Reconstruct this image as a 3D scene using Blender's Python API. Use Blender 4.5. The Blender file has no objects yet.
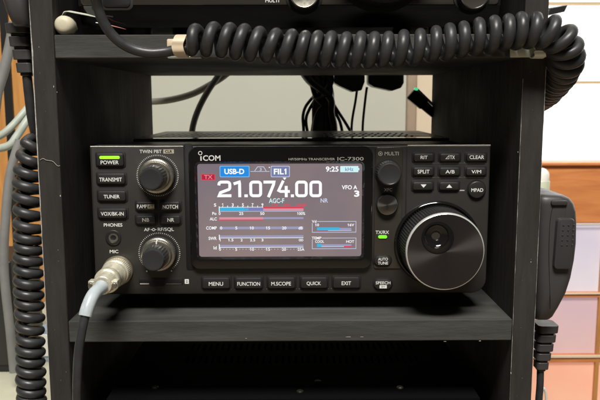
import bpy, math, random
from math import sin, cos, pi, sqrt, atan2, radians
from mathutils import Vector, Matrix
random.seed(7)
S = 0.001                      # everything is written in millimetres
scn = bpy.context.scene
col = scn.collection

# ------------------------------------------------------------------ camera
CX, CY, CZ, PITCH, YAW, ROLL, F = 135.184, -402.227, 128.234, 0.13877, 0.00569, -0.00259, 702.6
fw = Vector((sin(YAW)*cos(PITCH), cos(YAW)*cos(PITCH), -sin(PITCH)))
rt0 = Vector((cos(YAW), -sin(YAW), 0)); up0 = rt0.cross(fw)
RT = rt0*cos(ROLL) + up0*sin(ROLL); UP = -rt0*sin(ROLL) + up0*cos(ROLL)
CP = Vector((CX, CY, CZ))
def at(px, py, Y):
    """measured photo point -> real point in millimetres on the upright plane at depth Y"""
    d = fw + RT*((px-300)/F) + UP*((200-py)/F)
    return CP + d*((Y-CY)/d.y)
def atz(px, py, Z):
    d = fw + RT*((px-300)/F) + UP*((200-py)/F)
    return CP + d*((Z-CZ)/d.z)
cd = bpy.data.cameras.new('camera'); co = bpy.data.objects.new('camera', cd); col.objects.link(co)
m = Matrix.Identity(4)
for i in range(3):
    m[i][0] = RT[i]; m[i][1] = UP[i]; m[i][2] = -fw[i]; m[i][3] = CP[i]*S
co.matrix_world = m
cd.sensor_width = 36; cd.lens = F/600*36; cd.clip_start = 0.01; cd.clip_end = 50
scn.camera = co
cd.dof.use_dof = True; cd.dof.focus_distance = .415; cd.dof.aperture_fstop = 30

# ------------------------------------------------------------------ materials
def nt(name):
    mt = bpy.data.materials.new(name); mt.use_nodes = True
    t = mt.node_tree; b = t.nodes['Principled BSDF']
    return mt, t, b
def lk(t, a, b): t.links.new(a, b)
def mat(name, c, rough=.5, metal=0, bump=0, bscale=300, vary=0, vscale=40, spec=.5, coat=0, stretch=(1,1,1), rvary=0, trans=0, ior=1.45, detail=6, bdist=.0004):
    mt, t, b = nt(name)
    b.inputs['Base Color'].default_value = (*c, 1); b.inputs['Roughness'].default_value = rough
    b.inputs['Metallic'].default_value = metal; b.inputs['Specular IOR Level'].default_value = spec
    b.inputs['Coat Weight'].default_value = coat; b.inputs['Coat Roughness'].default_value = .08
    b.inputs['Transmission Weight'].default_value = trans; b.inputs['IOR'].default_value = ior
    tc = t.nodes.new('ShaderNodeTexCoord'); mp = t.nodes.new('ShaderNodeMapping')
    mp.inputs['Scale'].default_value = stretch; lk(t, tc.outputs['Object'], mp.inputs['Vector'])
    if vary:
        n = t.nodes.new('ShaderNodeTexNoise'); n.inputs['Scale'].default_value = vscale; n.inputs['Detail'].default_value = 8
        n.inputs['Roughness'].default_value = .65
        lk(t, mp.outputs[0], n.inputs['Vector'])
        r = t.nodes.new('ShaderNodeValToRGB'); r.color_ramp.elements[0].position = .3; r.color_ramp.elements[1].position = .72
        r.color_ramp.elements[0].color = (*[x*(1-vary) for x in c], 1); r.color_ramp.elements[1].color = (*[min(1, x*(1+vary)) for x in c], 1)
        lk(t, n.outputs['Fac'], r.inputs[0]); lk(t, r.outputs[0], b.inputs['Base Color'])
    if rvary:
        n2 = t.nodes.new('ShaderNodeTexNoise'); n2.inputs['Scale'].default_value = vscale*1.7; n2.inputs['Detail'].default_value = 6
        lk(t, mp.outputs[0], n2.inputs['Vector'])
        mr = t.nodes.new('ShaderNodeMapRange'); mr.inputs[1].default_value = .3; mr.inputs[2].default_value = .7
        mr.inputs[3].default_value = rough-rvary; mr.inputs[4].default_value = rough+rvary
        lk(t, n2.outputs['Fac'], mr.inputs[0]); lk(t, mr.outputs[0], b.inputs['Roughness'])
    if bump:
        n3 = t.nodes.new('ShaderNodeTexNoise'); n3.inputs['Scale'].default_value = bscale; n3.inputs['Detail'].default_value = detail
        lk(t, mp.outputs[0], n3.inputs['Vector'])
        bp = t.nodes.new('ShaderNodeBump'); bp.inputs['Strength'].default_value = bump; bp.inputs['Distance'].default_value = bdist
        lk(t, n3.outputs['Fac'], bp.inputs['Height']); lk(t, bp.outputs[0], b.inputs['Normal'])
    return mt
def emit(name, c, s, rough=.3, base=(0, 0, 0), coat=0):
    mt, t, b = nt(name)
    b.inputs['Base Color'].default_value = (*base, 1); b.inputs['Emission Color'].default_value = (*c, 1)
    b.inputs['Emission Strength'].default_value = s; b.inputs['Roughness'].default_value = rough
    b.inputs['Coat Weight'].default_value = coat; b.inputs['Coat Roughness'].default_value = .04
    return mt
def brushed(name, c, rough, aniso=.85, metal=.0, spec=.5):
    mt, t, b = nt(name)
    b.inputs['Base Color'].default_value = (*c, 1); b.inputs['Roughness'].default_value = rough
    b.inputs['Metallic'].default_value = metal; b.inputs['Anisotropic'].default_value = aniso; b.inputs['Specular IOR Level'].default_value = spec
    tg = t.nodes.new('ShaderNodeTangent'); tg.direction_type = 'RADIAL'; tg.axis = 'Y'
    lk(t, tg.outputs[0], b.inputs['Tangent'])
    return mt
def wood_paint(name, c, wear=.0):
    """black painted board: brush streaks along one axis, fine specks of dust and chips"""
    mt, t, b = nt(name)
    tc = t.nodes.new('ShaderNodeTexCoord')
    def noise(scale, stretch, detail=8, rough=.6):
        mp = t.nodes.new('ShaderNodeMapping'); mp.inputs['Scale'].default_value = stretch; lk(t, tc.outputs['Object'], mp.inputs[0])
        n = t.nodes.new('ShaderNodeTexNoise'); n.inputs['Scale'].default_value = scale; n.inputs['Detail'].default_value = detail
        n.inputs['Roughness'].default_value = rough; lk(t, mp.outputs[0], n.inputs['Vector']); return n.outputs['Fac']
    st = wear
    g = noise(60, st, 10, .7); sp = noise(700, (1, 1, 1), 2, .5); big = noise(14, (1, 1, 1), 4)
    r = t.nodes.new('ShaderNodeValToRGB'); r.color_ramp.elements[0].position = .28; r.color_ramp.elements[1].position = .75
    r.color_ramp.elements[0].color = (*[x*.6 for x in c], 1); r.color_ramp.elements[1].color = (*[x*1.6 for x in c], 1)
    lk(t, g, r.inputs[0])
    r2 = t.nodes.new('ShaderNodeValToRGB'); r2.color_ramp.elements[0].position = .75; r2.color_ramp.elements[1].position = .785
    r2.color_ramp.elements[0].color = (0, 0, 0, 1); r2.color_ramp.elements[1].color = (1, 1, 1, 1)
    lk(t, sp, r2.inputs[0])
    mx = t.nodes.new('ShaderNodeMix'); mx.data_type = 'RGBA'; mx.inputs['B'].default_value = (.12, .12, .11, 1)
    lk(t, r2.outputs[0], mx.inputs['Factor']); lk(t, r.outputs[0], mx.inputs['A']); lk(t, mx.outputs['Result'], b.inputs['Base Color'])
    mr = t.nodes.new('ShaderNodeMapRange'); mr.inputs[1].default_value = .3; mr.inputs[2].default_value = .7
    mr.inputs[3].default_value = .60; mr.inputs[4].default_value = .85; b.inputs['Specular IOR Level'].default_value = .12; lk(t, big, mr.inputs[0]); lk(t, mr.outputs[0], b.inputs['Roughness'])
    fine = noise(260, st, 4, .6)
    ad = t.nodes.new('ShaderNodeMath'); ad.operation = 'ADD'; lk(t, g, ad.inputs[0]); lk(t, fine, ad.inputs[1])
    bp = t.nodes.new('ShaderNodeBump'); bp.inputs['Strength'].default_value = .6; bp.inputs['Distance'].default_value = .0006
    lk(t, ad.outputs[0], bp.inputs['Height']); lk(t, bp.outputs[0], b.inputs['Normal'])
    return mt
def orange_wood(name, c1, c2, stretch):
    mt, t, b = nt(name)
    tc = t.nodes.new('ShaderNodeTexCoord'); mp = t.nodes.new('ShaderNodeMapping'); mp.inputs['Scale'].default_value = stretch
    lk(t, tc.outputs['Object'], mp.inputs[0])
    n = t.nodes.new('ShaderNodeTexNoise'); n.inputs['Scale'].default_value = 12; n.inputs['Detail'].default_value = 9; n.inputs['Distortion'].default_value = .8
    lk(t, mp.outputs[0], n.inputs['Vector'])
    r = t.nodes.new('ShaderNodeValToRGB'); r.color_ramp.elements[0].position = .3; r.color_ramp.elements[1].position = .7
    r.color_ramp.elements[0].color = (*c1, 1); r.color_ramp.elements[1].color = (*c2, 1)
    lk(t, n.outputs['Fac'], r.inputs[0]); lk(t, r.outputs[0], b.inputs['Base Color']); b.inputs['Roughness'].default_value = .4
    return mt

M = {}
M['side'] = wood_paint('black_paint_upright', (.031, .028, .026), (1, 1, .18))
M['shelf'] = wood_paint('black_paint_shelf', (.048, .049, .045), (.16, 1, 1))
M['chip'] = mat('bare_chip', (.45, .43, .38), .7)
M['wornedge'] = mat('worn_edge', (.36, .35, .32), .6, vary=.6, vscale=300)
M['panel'] = mat('satin_panel', (.026, .024, .022), .42, bump=.25, bscale=2500, bdist=.0001, rvary=.05, vscale=60)
M['lip'] = mat('lip_highlight', (.42, .41, .38), .30, metal=.6)  # pale colour carries the painted highlight of the edge strips
M['case'] = mat('case_paint', (.020, .020, .019), .36, bump=.3, bscale=1800, bdist=.0001, rvary=.06, vscale=30)
M['gloss'] = mat('gloss_black', (.007, .0065, .006), .10, coat=.2, rvary=.03, vscale=25)
M['gloss2'] = mat('gloss_column', (.034, .030, .024), .20, coat=.3, rvary=.05, vscale=40)
M['well'] = mat('recess_black', (.004, .004, .004), .6)
M['button'] = mat('button_plastic', (.020, .019, .018), .36, bump=.15, bscale=3000, bdist=.0001)
M['print'] = mat('white_print', (.72, .72, .70), .5)
M['printdim'] = mat('grey_print', (.40, .38, .34), .5)
M['tan'] = mat('tan_print', (.50, .46, .34), .5)
M['knob'] = mat('knob_plastic', (.028, .029, .030), .30, bump=.1, bscale=2500, bdist=.0001)
M['satinmetal'] = mat('satin_metal', (.36, .34, .29), .32, metal=.9, rvary=.08, vscale=200)
M['chrome'] = mat('chrome', (.80, .79, .76), .25, metal=.55)
M['dialface'] = brushed('dial_face', (.050, .043, .041), .34, .93, metal=.7)
M['xfcface'] = brushed('spun_face', (.30, .29, .27), .20, .95, metal=1)
M['rubber'] = mat('rubber', (.018, .018, .018), .45, bump=.2, bscale=900, bdist=.0001)
M['cord'] = mat('cord_rubber', (.030, .031, .032), .40, bump=.25, bscale=700, bdist=.0001, rvary=.08, vscale=120, vary=.25)
M['greycord'] = mat('grey_cord', (.20, .20, .195), .5, vary=.15)
M['beigecord'] = mat('beige_cord', (.30, .28, .23), .5, vary=.12)
M['palecord'] = mat('pale_green_cord', (.38, .42, .37), .45, vary=.1)
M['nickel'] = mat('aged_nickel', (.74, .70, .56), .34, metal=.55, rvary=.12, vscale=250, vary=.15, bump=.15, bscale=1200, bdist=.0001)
M['nickeldark'] = mat('dark_nickel', (.30, .27, .20), .4, metal=.7, vary=.3, vscale=300)  # darker metal of the microphone socket ring
M['clear'] = mat('clear_tube', (.80, .88, .95), .24, trans=.55, ior=1.25, vary=.12, vscale=150)
M['cream'] = mat('cream_plastic', (.56, .46, .33), .5, vary=.08)
M['white'] = mat('white_plastic', (.62, .64, .55), .35)
M['steel'] = mat('steel', (.6, .62, .58), .3, metal=.8)
M['blackplastic'] = mat('black_plastic', (.014, .014, .014), .4)
M['rearblack'] = mat('rear_black', (.022, .023, .022), .34, vary=.4, vscale=90, spec=.7)
M['mic'] = mat('microphone_plastic', (.045, .042, .042), .42, bump=.35, bscale=1800, bdist=.00015, rvary=.06, vscale=80)
M['micpad'] = mat('microphone_button', (.035, .033, .034), .36)
M['led'] = emit('green_led', (.42, 1, .03), 1.15)
M['led2'] = emit('green_led_round', (.22, 1, .03), 1.2)
M['ledteal'] = emit('teal_led', (.1, .8, .35), .8)
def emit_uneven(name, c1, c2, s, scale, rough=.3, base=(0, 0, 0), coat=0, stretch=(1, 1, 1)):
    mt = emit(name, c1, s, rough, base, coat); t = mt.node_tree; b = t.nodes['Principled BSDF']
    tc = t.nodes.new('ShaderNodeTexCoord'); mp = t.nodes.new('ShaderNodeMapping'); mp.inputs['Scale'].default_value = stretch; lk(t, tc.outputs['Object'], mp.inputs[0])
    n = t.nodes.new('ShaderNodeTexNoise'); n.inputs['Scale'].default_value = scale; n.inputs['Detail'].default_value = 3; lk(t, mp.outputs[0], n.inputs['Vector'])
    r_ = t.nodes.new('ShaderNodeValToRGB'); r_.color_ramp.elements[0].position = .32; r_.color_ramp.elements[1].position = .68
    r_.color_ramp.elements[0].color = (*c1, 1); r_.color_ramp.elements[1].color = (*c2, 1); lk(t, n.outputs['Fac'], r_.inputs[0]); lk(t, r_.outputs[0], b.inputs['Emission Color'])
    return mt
M['lcd'] = emit_uneven('lcd_ground', (.185, .155, .185), (.28, .205, .195), 1.0, 16, .12, (.01, .01, .01), .5)  # room reflection on the glass is put into the uneven emission
for n_, c_, s_ in (('lwhite', (.95, .97, 1), 1.05), ('lblue', (.02, .28, .80), .95), ('lblue2', (.22, .55, .95), 1), ('lgrey', (.20, .24, .44), .9), ('lgrey2', (.52, .56, .74), 1),
                 ('lcyan', (.05, .52, .85), .9), ('lilac', (.36, .36, .55), .9), ('lviolet', (.22, .25, .55), .9), ('lred', (.90, .05, .10), .9), ('lpink', (.75, .33, .42), .9),
                 ('ldred', (.55, .02, .05), .85), ('lice', (.62, .90, .92), 1), ('lsoft', (.60, .66, .85), 1)):
    M[n_] = emit('lcd_'+n_[1:], c_, s_, .3)
M['wall'] = mat('wall_paint', (.47, .475, .405), .8, rvary=0, vary=.05, vscale=3, bump=.1, bscale=80)
M['trim'] = mat('brown_trim', (.33, .25, .18), .6, vary=.1)
M['wall2'] = mat('pale_door', (.66, .56, .42), .6, vary=.06, vscale=5)
M['desk'] = mat('desk_top', (.50, .49, .38), .5, vary=.15, vscale=18)
M['pane'] = emit('daylit_paper_pane', (1, .985, .95), 2.0)
M['windowwood'] = mat('window_wood', (.66, .50, .32), .5, vary=.15, stretch=(.2, 1, 3))
M['owood'] = orange_wood('orange_wood', (.56, .19, .065), (.74, .30, .10), (1, 1, 7))
M['owoodv'] = orange_wood('orange_wood_upright', (.42, .18, .05), (.62, .30, .09), (7, 1, 1))
M['frost'] = emit_uneven('frosted_pane', (.60, .55, .72), (.80, .74, .76), .55, 9, .3, (.4, .36, .4), .3); M['frostm'] = emit_uneven('frosted_pane_pink', (.66, .46, .56), (.85, .50, .45), .50, 8, .3, (.4, .3, .3), .3)  # daylight in the frosted cabinet panes is put in as emission
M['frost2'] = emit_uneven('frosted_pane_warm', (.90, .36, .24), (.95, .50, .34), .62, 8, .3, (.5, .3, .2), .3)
M['barglint'] = mat('bar_highlight', (.80, .66, .50), .3, coat=.4)  # highlight on the cabinet bars, painted as a pale colour
M['bottle'] = mat('bottle_green', (.55, .58, .42), .35)
M['cap'] = mat('bottle_white', (.85, .83, .76), .4)
M['bluepaper'] = mat('blue_paper', (.30, .38, .50), .6)
M['psu'] = mat('power_supply_paint', (.0035, .0035, .004), .85, spec=.05)
M['red'] = mat('red_ink', (.55, .22, .18), .5)

# ------------------------------------------------------------------ mesh builder
def rloop(x0, x1, z0, z1, r, n=5):
    r = max(.001, min(r if not isinstance(r, tuple) else max(r), (x1-x0)/2-.001, (z1-z0)/2-.001)) if not isinstance(r, tuple) else r
    rs = r if isinstance(r, tuple) else (r,)*4          # top right, top left, bottom left, bottom right
    out = []
    for (cx, cz, a, q) in ((x1-rs[0], z1-rs[0], 0, rs[0]), (x0+rs[1], z1-rs[1], pi/2, rs[1]), (x0+rs[2], z0+rs[2], pi, rs[2]), (x1-rs[3], z0+rs[3], 1.5*pi, rs[3])):
        for k in range(n+1):
            t = a + pi/2*k/n; out.append((cx+q*cos(t), cz+q*sin(t)))
    return out
TXT = {}
def text_geo(s, bold=0):
    key = (s, bold)
    if key not in TXT:
        c = bpy.data.curves.new('t', 'FONT'); c.body = s; c.size = 1; c.offset = bold; c.resolution_u = 4; c.fill_mode = 'FRONT'
        o = bpy.data.objects.new('t', c); me = bpy.data.meshes.new_from_object(o)
        v = [(a.co.x, a.co.y) for a in me.vertices]; f = [tuple(p.vertices) for p in me.polygons]
        bpy.data.objects.remove(o); bpy.data.curves.remove(c); bpy.data.meshes.remove(me)
        top = max(a[1] for a in v)
        for k, ch_ in enumerate(s):
            if ch_ == '1':
                c2 = bpy.data.curves.new('t', 'FONT'); c2.body = s[:k+1]; c2.size = 1; c2.offset = bold; o2 = bpy.data.objects.new('t', c2)
                me2 = bpy.data.meshes.new_from_object(o2); xr_ = max(a.co.x for a in me2.vertices)-.06
                bpy.data.objects.remove(o2); bpy.data.curves.remove(c2); bpy.data.meshes.remove(me2)
                b0 = len(v); v += [(xr_, top), (xr_-.19, top-.14), (xr_-.19, top-.26), (xr_, top-.15)]; f.append((b0, b0+1, b0+2, b0+3))
        xs = [a[0] for a in v]; ys = [a[1] for a in v]
        TXT[key] = (v, f, min(xs), max(xs), min(ys), max(ys))
    return TXT[key]
class MB:
    def __init__(s): s.v = []; s.f = []; s.m = []; s.mats = []
    def mi(s, m):
        if m not in s.mats: s.mats.append(m)
        return s.mats.index(m)
    def add(s, vs, fs, m):
        b = len(s.v); s.v += [tuple(x) for x in vs]; k = s.mi(m)
        for f in fs: s.f.append(tuple(b+i for i in f)); s.m.append(k)
        return b
    def box(s, x0, x1, y0, y1, z0, z1, m):
        vs = [(x, y, z) for x in (x0, x1) for y in (y0, y1) for z in (z0, z1)]
        s.add(vs, [(0, 1, 3, 2), (4, 6, 7, 5), (0, 4, 5, 1), (2, 3, 7, 6), (0, 2, 6, 4), (1, 5, 7, 3)], m); return s
    def loops(s, L, m, cap0=True, cap1=True, closed=True, mats=None):
        n = len(L[0]); base = len(s.v); s.v += [tuple(p) for l in L for p in l]
        for k in range(len(L)-1):
            mm = s.mi(mats[k] if mats else m)
            for i in range(n if closed else n-1):
                j = (i+1) % n
                s.f.append((base+k*n+i, base+k*n+j, base+(k+1)*n+j, base+(k+1)*n+i)); s.m.append(mm)
        if cap0: s.f.append(tuple(base+i for i in range(n))[::-1]); s.m.append(s.mi(mats[0] if mats else m))
        if cap1: s.f.append(tuple(base+(len(L)-1)*n+i for i in range(n))); s.m.append(s.mi(mats[-1] if mats else m))
        return s
    def rr(s, x0, x1, z0, z1, yb, yf, r, m, c=.4, n=5, cap0=False):
        """rounded plate facing the viewer with a softened rim; yf < yb"""
        P = lambda i, y: [(x, y, z) for x, z in rloop(x0+i, x1-i, z0+i, z1-i, (tuple(max(.02, q-i) for q in r) if isinstance(r, tuple) else max(.02, r-i)), n)]
        return s.loops([P(0, yb), P(0, yf+c), P(c*.3, yf+c*.35), P(c, yf)], m, cap0)
    def frame(s, o, ro, i, ri, yb, yf, yr, c, m, cin=1.2, mats=None):
        P = lambda R, r, q, y: [(x, y, z) for x, z in rloop(R[0]+q, R[1]-q, R[2]+q, R[3]-q, max(.02, r-q), 6)]
        return s.loops([P(o, ro, 0, yb), P(o, ro, 0, yf+c), P(o, ro, c*.3, yf+c*.3), P(o, ro, c, yf), P(i, ri, -cin, yf), P(i, ri, 0, yr), ], m, False, False, mats=mats)
    def lathe(s, cx, cz, prof, m, n=64, knurl=None, cap=True, mats=None):
        """turned about an axis running towards the viewer; prof = [(radius, y)...]"""
        L = []
        for k, (r, y) in enumerate(prof):
            a_ = knurl.get(k) if knurl else None
            L.append([(cx+(r+(a_[0]*cos(a_[1]*t*2*pi/n) if a_ else 0))*cos(2*pi*t/n), y, cz+(r+(a_[0]*cos(a_[1]*t*2*pi/n) if a_ else 0))*sin(2*pi*t/n)) for t in range(n)])
        return s.loops(L, m, False, cap, mats=mats)
    def tube(s, pts, r, m, n=12, cap=True, flat=None):
        pts = [Vector(p) for p in pts]; L = []
        tg = [(pts[min(i+1, len(pts)-1)]-pts[max(i-1, 0)]).normalized() for i in range(len(pts))]
        a = Vector((0, 0, 1)) if abs(tg[0].z) < .9 else Vector((1, 0, 0))
        u = (a-tg[0]*a.dot(tg[0])).normalized()
        for i, p in enumerate(pts):
            u = (u-tg[i]*u.dot(tg[i])).normalized(); w = tg[i].cross(u)
            q = r[i] if isinstance(r, (list, tuple)) else r
            L.append([p+(u*cos(2*pi*k/n)+w*sin(2*pi*k/n))*q for k in range(n)])
        return s.loops(L, m, cap, cap)
    def disc(s, cx, cz, r, y, m, n=24): return s.add([(cx+r*cos(2*pi*k/n), y, cz+r*sin(2*pi*k/n)) for k in range(n)], [tuple(range(n))], m)
    def ringd(s, cx, cz, r0, r1, y, m, n=28):
        vs = [(cx+r*cos(2*pi*k/n), y, cz+r*sin(2*pi*k/n)) for r in (r0, r1) for k in range(n)]
        return s.add(vs, [(k, (k+1) % n, n+(k+1) % n, n+k) for k in range(n)], m)
    def quad(s, a, b, c, d, m): return s.add([a, b, c, d], [(0, 1, 2, 3)], m)
    def text(s, st, R, y, m, bold=.012, src=None):
        """lettering filling the photo rectangle R=(x0,y0,x1,y1), printed on the plane y; src = plane the rectangle was measured on"""
        q = y if src is None else src
        a = at(R[0], R[3], q); b = at(R[2], R[1], q)
        v, f, x0, x1, y0, y1 = text_geo(st, bold)
        sx = (b.x-a.x)/(x1-x0); sz = (b.z-a.z)/(y1-y0)
        s.add([(a.x+(p[0]-x0)*sx, y, a.z+(p[1]-y0)*sz) for p in v], f, m); return s
    def bar(s, R, y, m):
        a = at(R[0], R[3], y); b = at(R[2], R[1], y)
        s.quad((a.x, y, a.z), (b.x, y, a.z), (b.x, y, b.z), (a.x, y, b.z), m); return s
    def ribbon(s, pts, w, y, m, closed=False):
        """flat stroke with mitred joints in the upright plane; pts are (x,z)"""
        n = len(pts); L = []; R = []
        for i in range(n):
            p = Vector(pts[i])
            a = Vector(pts[(i-1) % n]) if (closed or i > 0) else None
            b = Vector(pts[(i+1) % n]) if (closed or i < n-1) else None
            d1 = (p-a).normalized() if a is not None else (b-p).normalized()
            d2 = (b-p).normalized() if b is not None else d1
            nn = Vector((-(d1.y+d2.y), d1.x+d2.x)); nn.normalize()
            k = 1/max(.35, nn.dot(Vector((-d1.y, d1.x))))
            L.append(p+nn*w/2*k); R.append(p-nn*w/2*k)
        vs = [(q.x, y, q.y) for q in L]+[(q.x, y, q.y) for q in R]
        s.add(vs, [(i, (i+1) % n, n+(i+1) % n, n+i) for i in range(n if closed else n-1)], m); return s
    def build(s, name, parent=None, bevel=0, flat=False, ang=38, origin=None):
        me = bpy.data.meshes.new(name)
        xs = list(zip(*s.v)); o = Vector([(min(c)+max(c))/2 for c in xs])
        if parent is None and origin is None: o.z = min(xs[2])
        if origin is not None: o = Vector(origin)
        me.from_pydata([((x-o.x)*S, (y-o.y)*S, (z-o.z)*S) for x, y, z in s.v], [], s.f)
        for k in s.mats: me.materials.append(M[k])
        me.polygons.foreach_set('material_index', s.m)
        if not flat:
            me.polygons.foreach_set('use_smooth', [True]*len(s.f)); me.update(); me.set_sharp_from_angle(angle=radians(ang))
        me.update()
        ob = bpy.data.objects.new(name, me); col.objects.link(ob)
        if parent: ob.parent = parent; ob.location = o*S - WL[parent.name]
        else: ob.location = o*S
        WL[ob.name] = o*S
        if bevel:
            bv = ob.modifiers.new('bevel', 'BEVEL'); bv.width = bevel*S; bv.segments = 2; bv.limit_method = 'ANGLE'; bv.angle_limit = radians(40)
        return ob
WL = {}
def root(name, loc, label, cat, group=None):
    o = bpy.data.objects.new(name, None); col.objects.link(o); o.location = Vector(loc)*S; o.empty_display_size = .02
    WL[o.name] = Vector(loc)*S; return tag(o, label, cat, group)
def tag(o, label, cat, group=None):
    o['label'] = label; o['category'] = cat
    if group: o['group'] = group
    return o
def struct(o): o['kind'] = 'structure'; return o
def spline(P, n=10):
    P = [Vector(p) for p in P]; out = []
    for i in range(len(P)-1):
        p0 = P[max(i-1, 0)]; p1 = P[i]; p2 = P[i+1]; p3 = P[min(i+2, len(P)-1)]
        for k in range(n):
            t = k/n; out.append(.5*((2*p1)+(p2-p0)*t+(2*p0-5*p1+4*p2-p3)*t*t+(3*p1-p0-3*p2+p3)*t**3))
    out.append(P[-1]); return out

# ------------------------------------------------------------------ the black rack
W, T, H, D = 263.57, 13.0, 152.75, 266.6
ZB, ZT = -140, 300
rack = root('equipment_rack', (W/2, 0, ZB), 'black painted wooden rack whose shelves carry the radios', 'rack')
MB().box(-12.7, 0, 0, D, ZB, ZT, 'side').build('side_panel', rack, bevel=.7)
MB().box(W, W+13.15, 0, D, ZB, ZT, 'side').build('side_panel', rack, bevel=.7)
MB().box(.15, W-.15, .3, D-.5, -T, 0, 'shelf').build('shelf', rack, bevel=.6)
MB().box(.15, W-.15, .3, D-.5, H, H+T, 'shelf').build('shelf', rack, bevel=.6)
MB().box(.15, W-.15, .3, D-.5, ZB+2, ZB+14, 'shelf').build('shelf', rack, bevel=.6)
MB().box(.15, W-.15, .3, D-.5, ZT-14, ZT-1, 'shelf').build('shelf', rack, bevel=.6)
# worn paint: chips and the rubbed outer edge of the left upright, part of the boards' finish
def chip(px, py, w, h):
    p = at(px, py, -.08); k = 7; q = []
    for i in range(k):
        a = 2*pi*i/k; rr_ = random.uniform(.6, 1.1); q.append((p.x+w/2*rr_*cos(a), -.08, p.z+h/2*rr_*sin(a)))
    MB_ = MB(); MB_.add(q, [tuple(range(k))], 'chip'); MB_.build('paint_chip', rack, flat=True)
for a in ((53.7, 86.5, .5, 1.6), (60.3, 195.7, .8, 1.4), (511, 373, .6, 1.6), (348, 337, 5, .35), (362, 337, 3, .3), (480, 341, 1.6, .5), (57, 92, .4, .6), (445, 341.5, 2, .3), (518, 152, .3, .9),
          (531, 262, .5, .7), (39, 47, .35, .5), (58, 250, .35, .5), (66, 372, .5, .3), (246, 338.5, 1.2, .3)): chip(*a)
for X, s_, amp, k0, k1, seed in ((-12.7, 1, .85, -125, 240, 1), (W+13.15, -1, .32, -60, 150, 4), (W, 1, .22, -70, 140, 9)):
    rnd = random.Random(seed); z = k0; prev = .3; we = MB(); first = True
    while z < k1:
        z2 = z+rnd.uniform(2, 7); w = max(.05, min(amp, prev+rnd.uniform(-.2, .2)))
        if first: we.v += [(X+s_*.05, -.06, z), (X+s_*(.05+prev), -.06, z)]; first = False
        we.v += [(X+s_*.05, -.06, z2), (X+s_*(.05+w), -.06, z2)]; n_ = len(we.v); we.f.append((n_-4, n_-3, n_-1, n_-2)); we.m.append(we.mi('wornedge')); prev = w; z = z2
    we.build('worn_edge', rack, flat=True)
hair = [at(x, y, -.4) for x, y in ((40, 160), (43, 158.5), (46, 160), (49, 160.5), (53, 161.5), (56, 164.5), (58, 166), (60, 165.5))]
MB().tube(spline(hair, 5), .11, 'chip', 5).build('stray_hair', rack)

# ------------------------------------------------------------------ transceiver
YP = 18.0
RX0, RX1, RZ0, RZ1 = 12.0, 252.0, 11.2, 102.4
def transceiver_root(): return root('transceiver', (132, 120, 0), 'black radio with a lit screen reading 21.074.00 on the middle shelf', 'radio')
rad = transceiver_root()
# case with slotted cover
cs = MB()
cx0, cx1, cy0, cy1, cz0, cz1 = 14.5, 249.5, 34, 240, 13, 100.2
cs.add([(cx0, cy0, cz0), (cx1, cy0, cz0), (cx1, cy1, cz0), (cx0, cy1, cz0), (cx0, cy0, cz1-3), (cx1, cy0, cz1-3), (cx1, cy1, cz1-3), (cx0, cy1, cz1-3)],
       [(0, 3, 2, 1), (0, 1, 5, 4), (1, 2, 6, 5), (2, 3, 7, 6), (3, 0, 4, 7)], 'case')
ix0, ix1, iy0, iy1 = cx0+3, cx1-3, cy0, cy1-3
cs.add([(cx0, cy0, cz1-3), (cx1, cy0, cz1-3), (cx1, cy1, cz1-3), (cx0, cy1, cz1-3), (ix0, iy0, cz1), (ix1, iy0, cz1), (ix1, iy1, cz1), (ix0, iy1, cz1)],
       [(0, 1, 5, 4), (1, 2, 6, 5), (2, 3, 7, 6), (3, 0, 4, 7)], 'case')
def plate(mb, x0, x1, y0, y1, z, xs, ys, sk, hw, m, depth=1.2):
    """flat cover with slanted slots really cut through it; xs/ys = cell grids"""
    def q(a, b, c, d): mb.quad((a, c, z), (b, c, z), (b, d, z), (a, d, z), m)
    q(x0, x1, y0, ys[0][0]); q(x0, x1, ys[-1][1], y1)
    for r in range(len(ys)):
        if r: q(x0, x1, ys[r-1][1], ys[r][0])
        ya, yb = ys[r]; px = x0
        for (a, b) in xs:
            if a > px+1e-6: q(px, a, ya, yb)
            c = (a+b)/2; e = .9
            o = [(a, ya), (b, ya), (b, yb), (a, yb)]
            i = [(c-hw-sk, ya+e), (c+hw-sk, ya+e), (c+hw+sk, yb-e), (c-hw+sk, yb-e)]
            vs = [(p[0], p[1], z) for p in o+i]+[(p[0], p[1], z-depth) for p in i]
            mb.add(vs, [(0, 1, 5, 4), (1, 2, 6, 5), (2, 3, 7, 6), (3, 0, 4, 7), (4, 5, 9, 8), (5, 6, 10, 9), (6, 7, 11, 10), (7, 4, 8, 11)], m)
            px = b
        q(px, x1, ya, yb)
xs = [(28+i*5.0, 33+i*5.0) for i in range(22)] + [(156+i*5.0, 161+i*5.0) for i in range(14)]
ys = [(124, 143), (149, 168), (174, 193)]
ym, zr_ = 108, cz1+1.9
cs.quad((ix0, iy0, cz1), (ix1, iy0, cz1), (ix1, ym, cz1), (ix0, ym, cz1), 'case')
cs.quad((ix0, ym, cz1), (ix1, ym, cz1), (ix1, ym, zr_-.5), (ix0, ym, zr_-.5), 'case')
cs.quad((ix0, ym, zr_-.5), (ix1, ym, zr_-.5), (ix1, ym+1.5, zr_), (ix0, ym+1.5, zr_), 'lip')  # pale step edge, reflected light put into its colour
cs.quad((ix0, ym+1.5, zr_), (ix1, ym+1.5, zr_), (ix1, ym+14, zr_), (ix0, ym+14, zr_), 'gloss')
plate(cs, ix0, ix1, ym+14, iy1, zr_, xs, ys, 1.6, 1.05, 'case')
cs.quad((ix0, ym, cz1-9), (ix1, ym, cz1-9), (ix1, iy1, cz1-9), (ix0, iy1, cz1-9), 'well')
for X_ in (ix0, ix1): cs.quad((X_, ym, cz1), (X_, iy1, cz1), (X_, iy1, zr_), (X_, ym, zr_), 'case')
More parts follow.
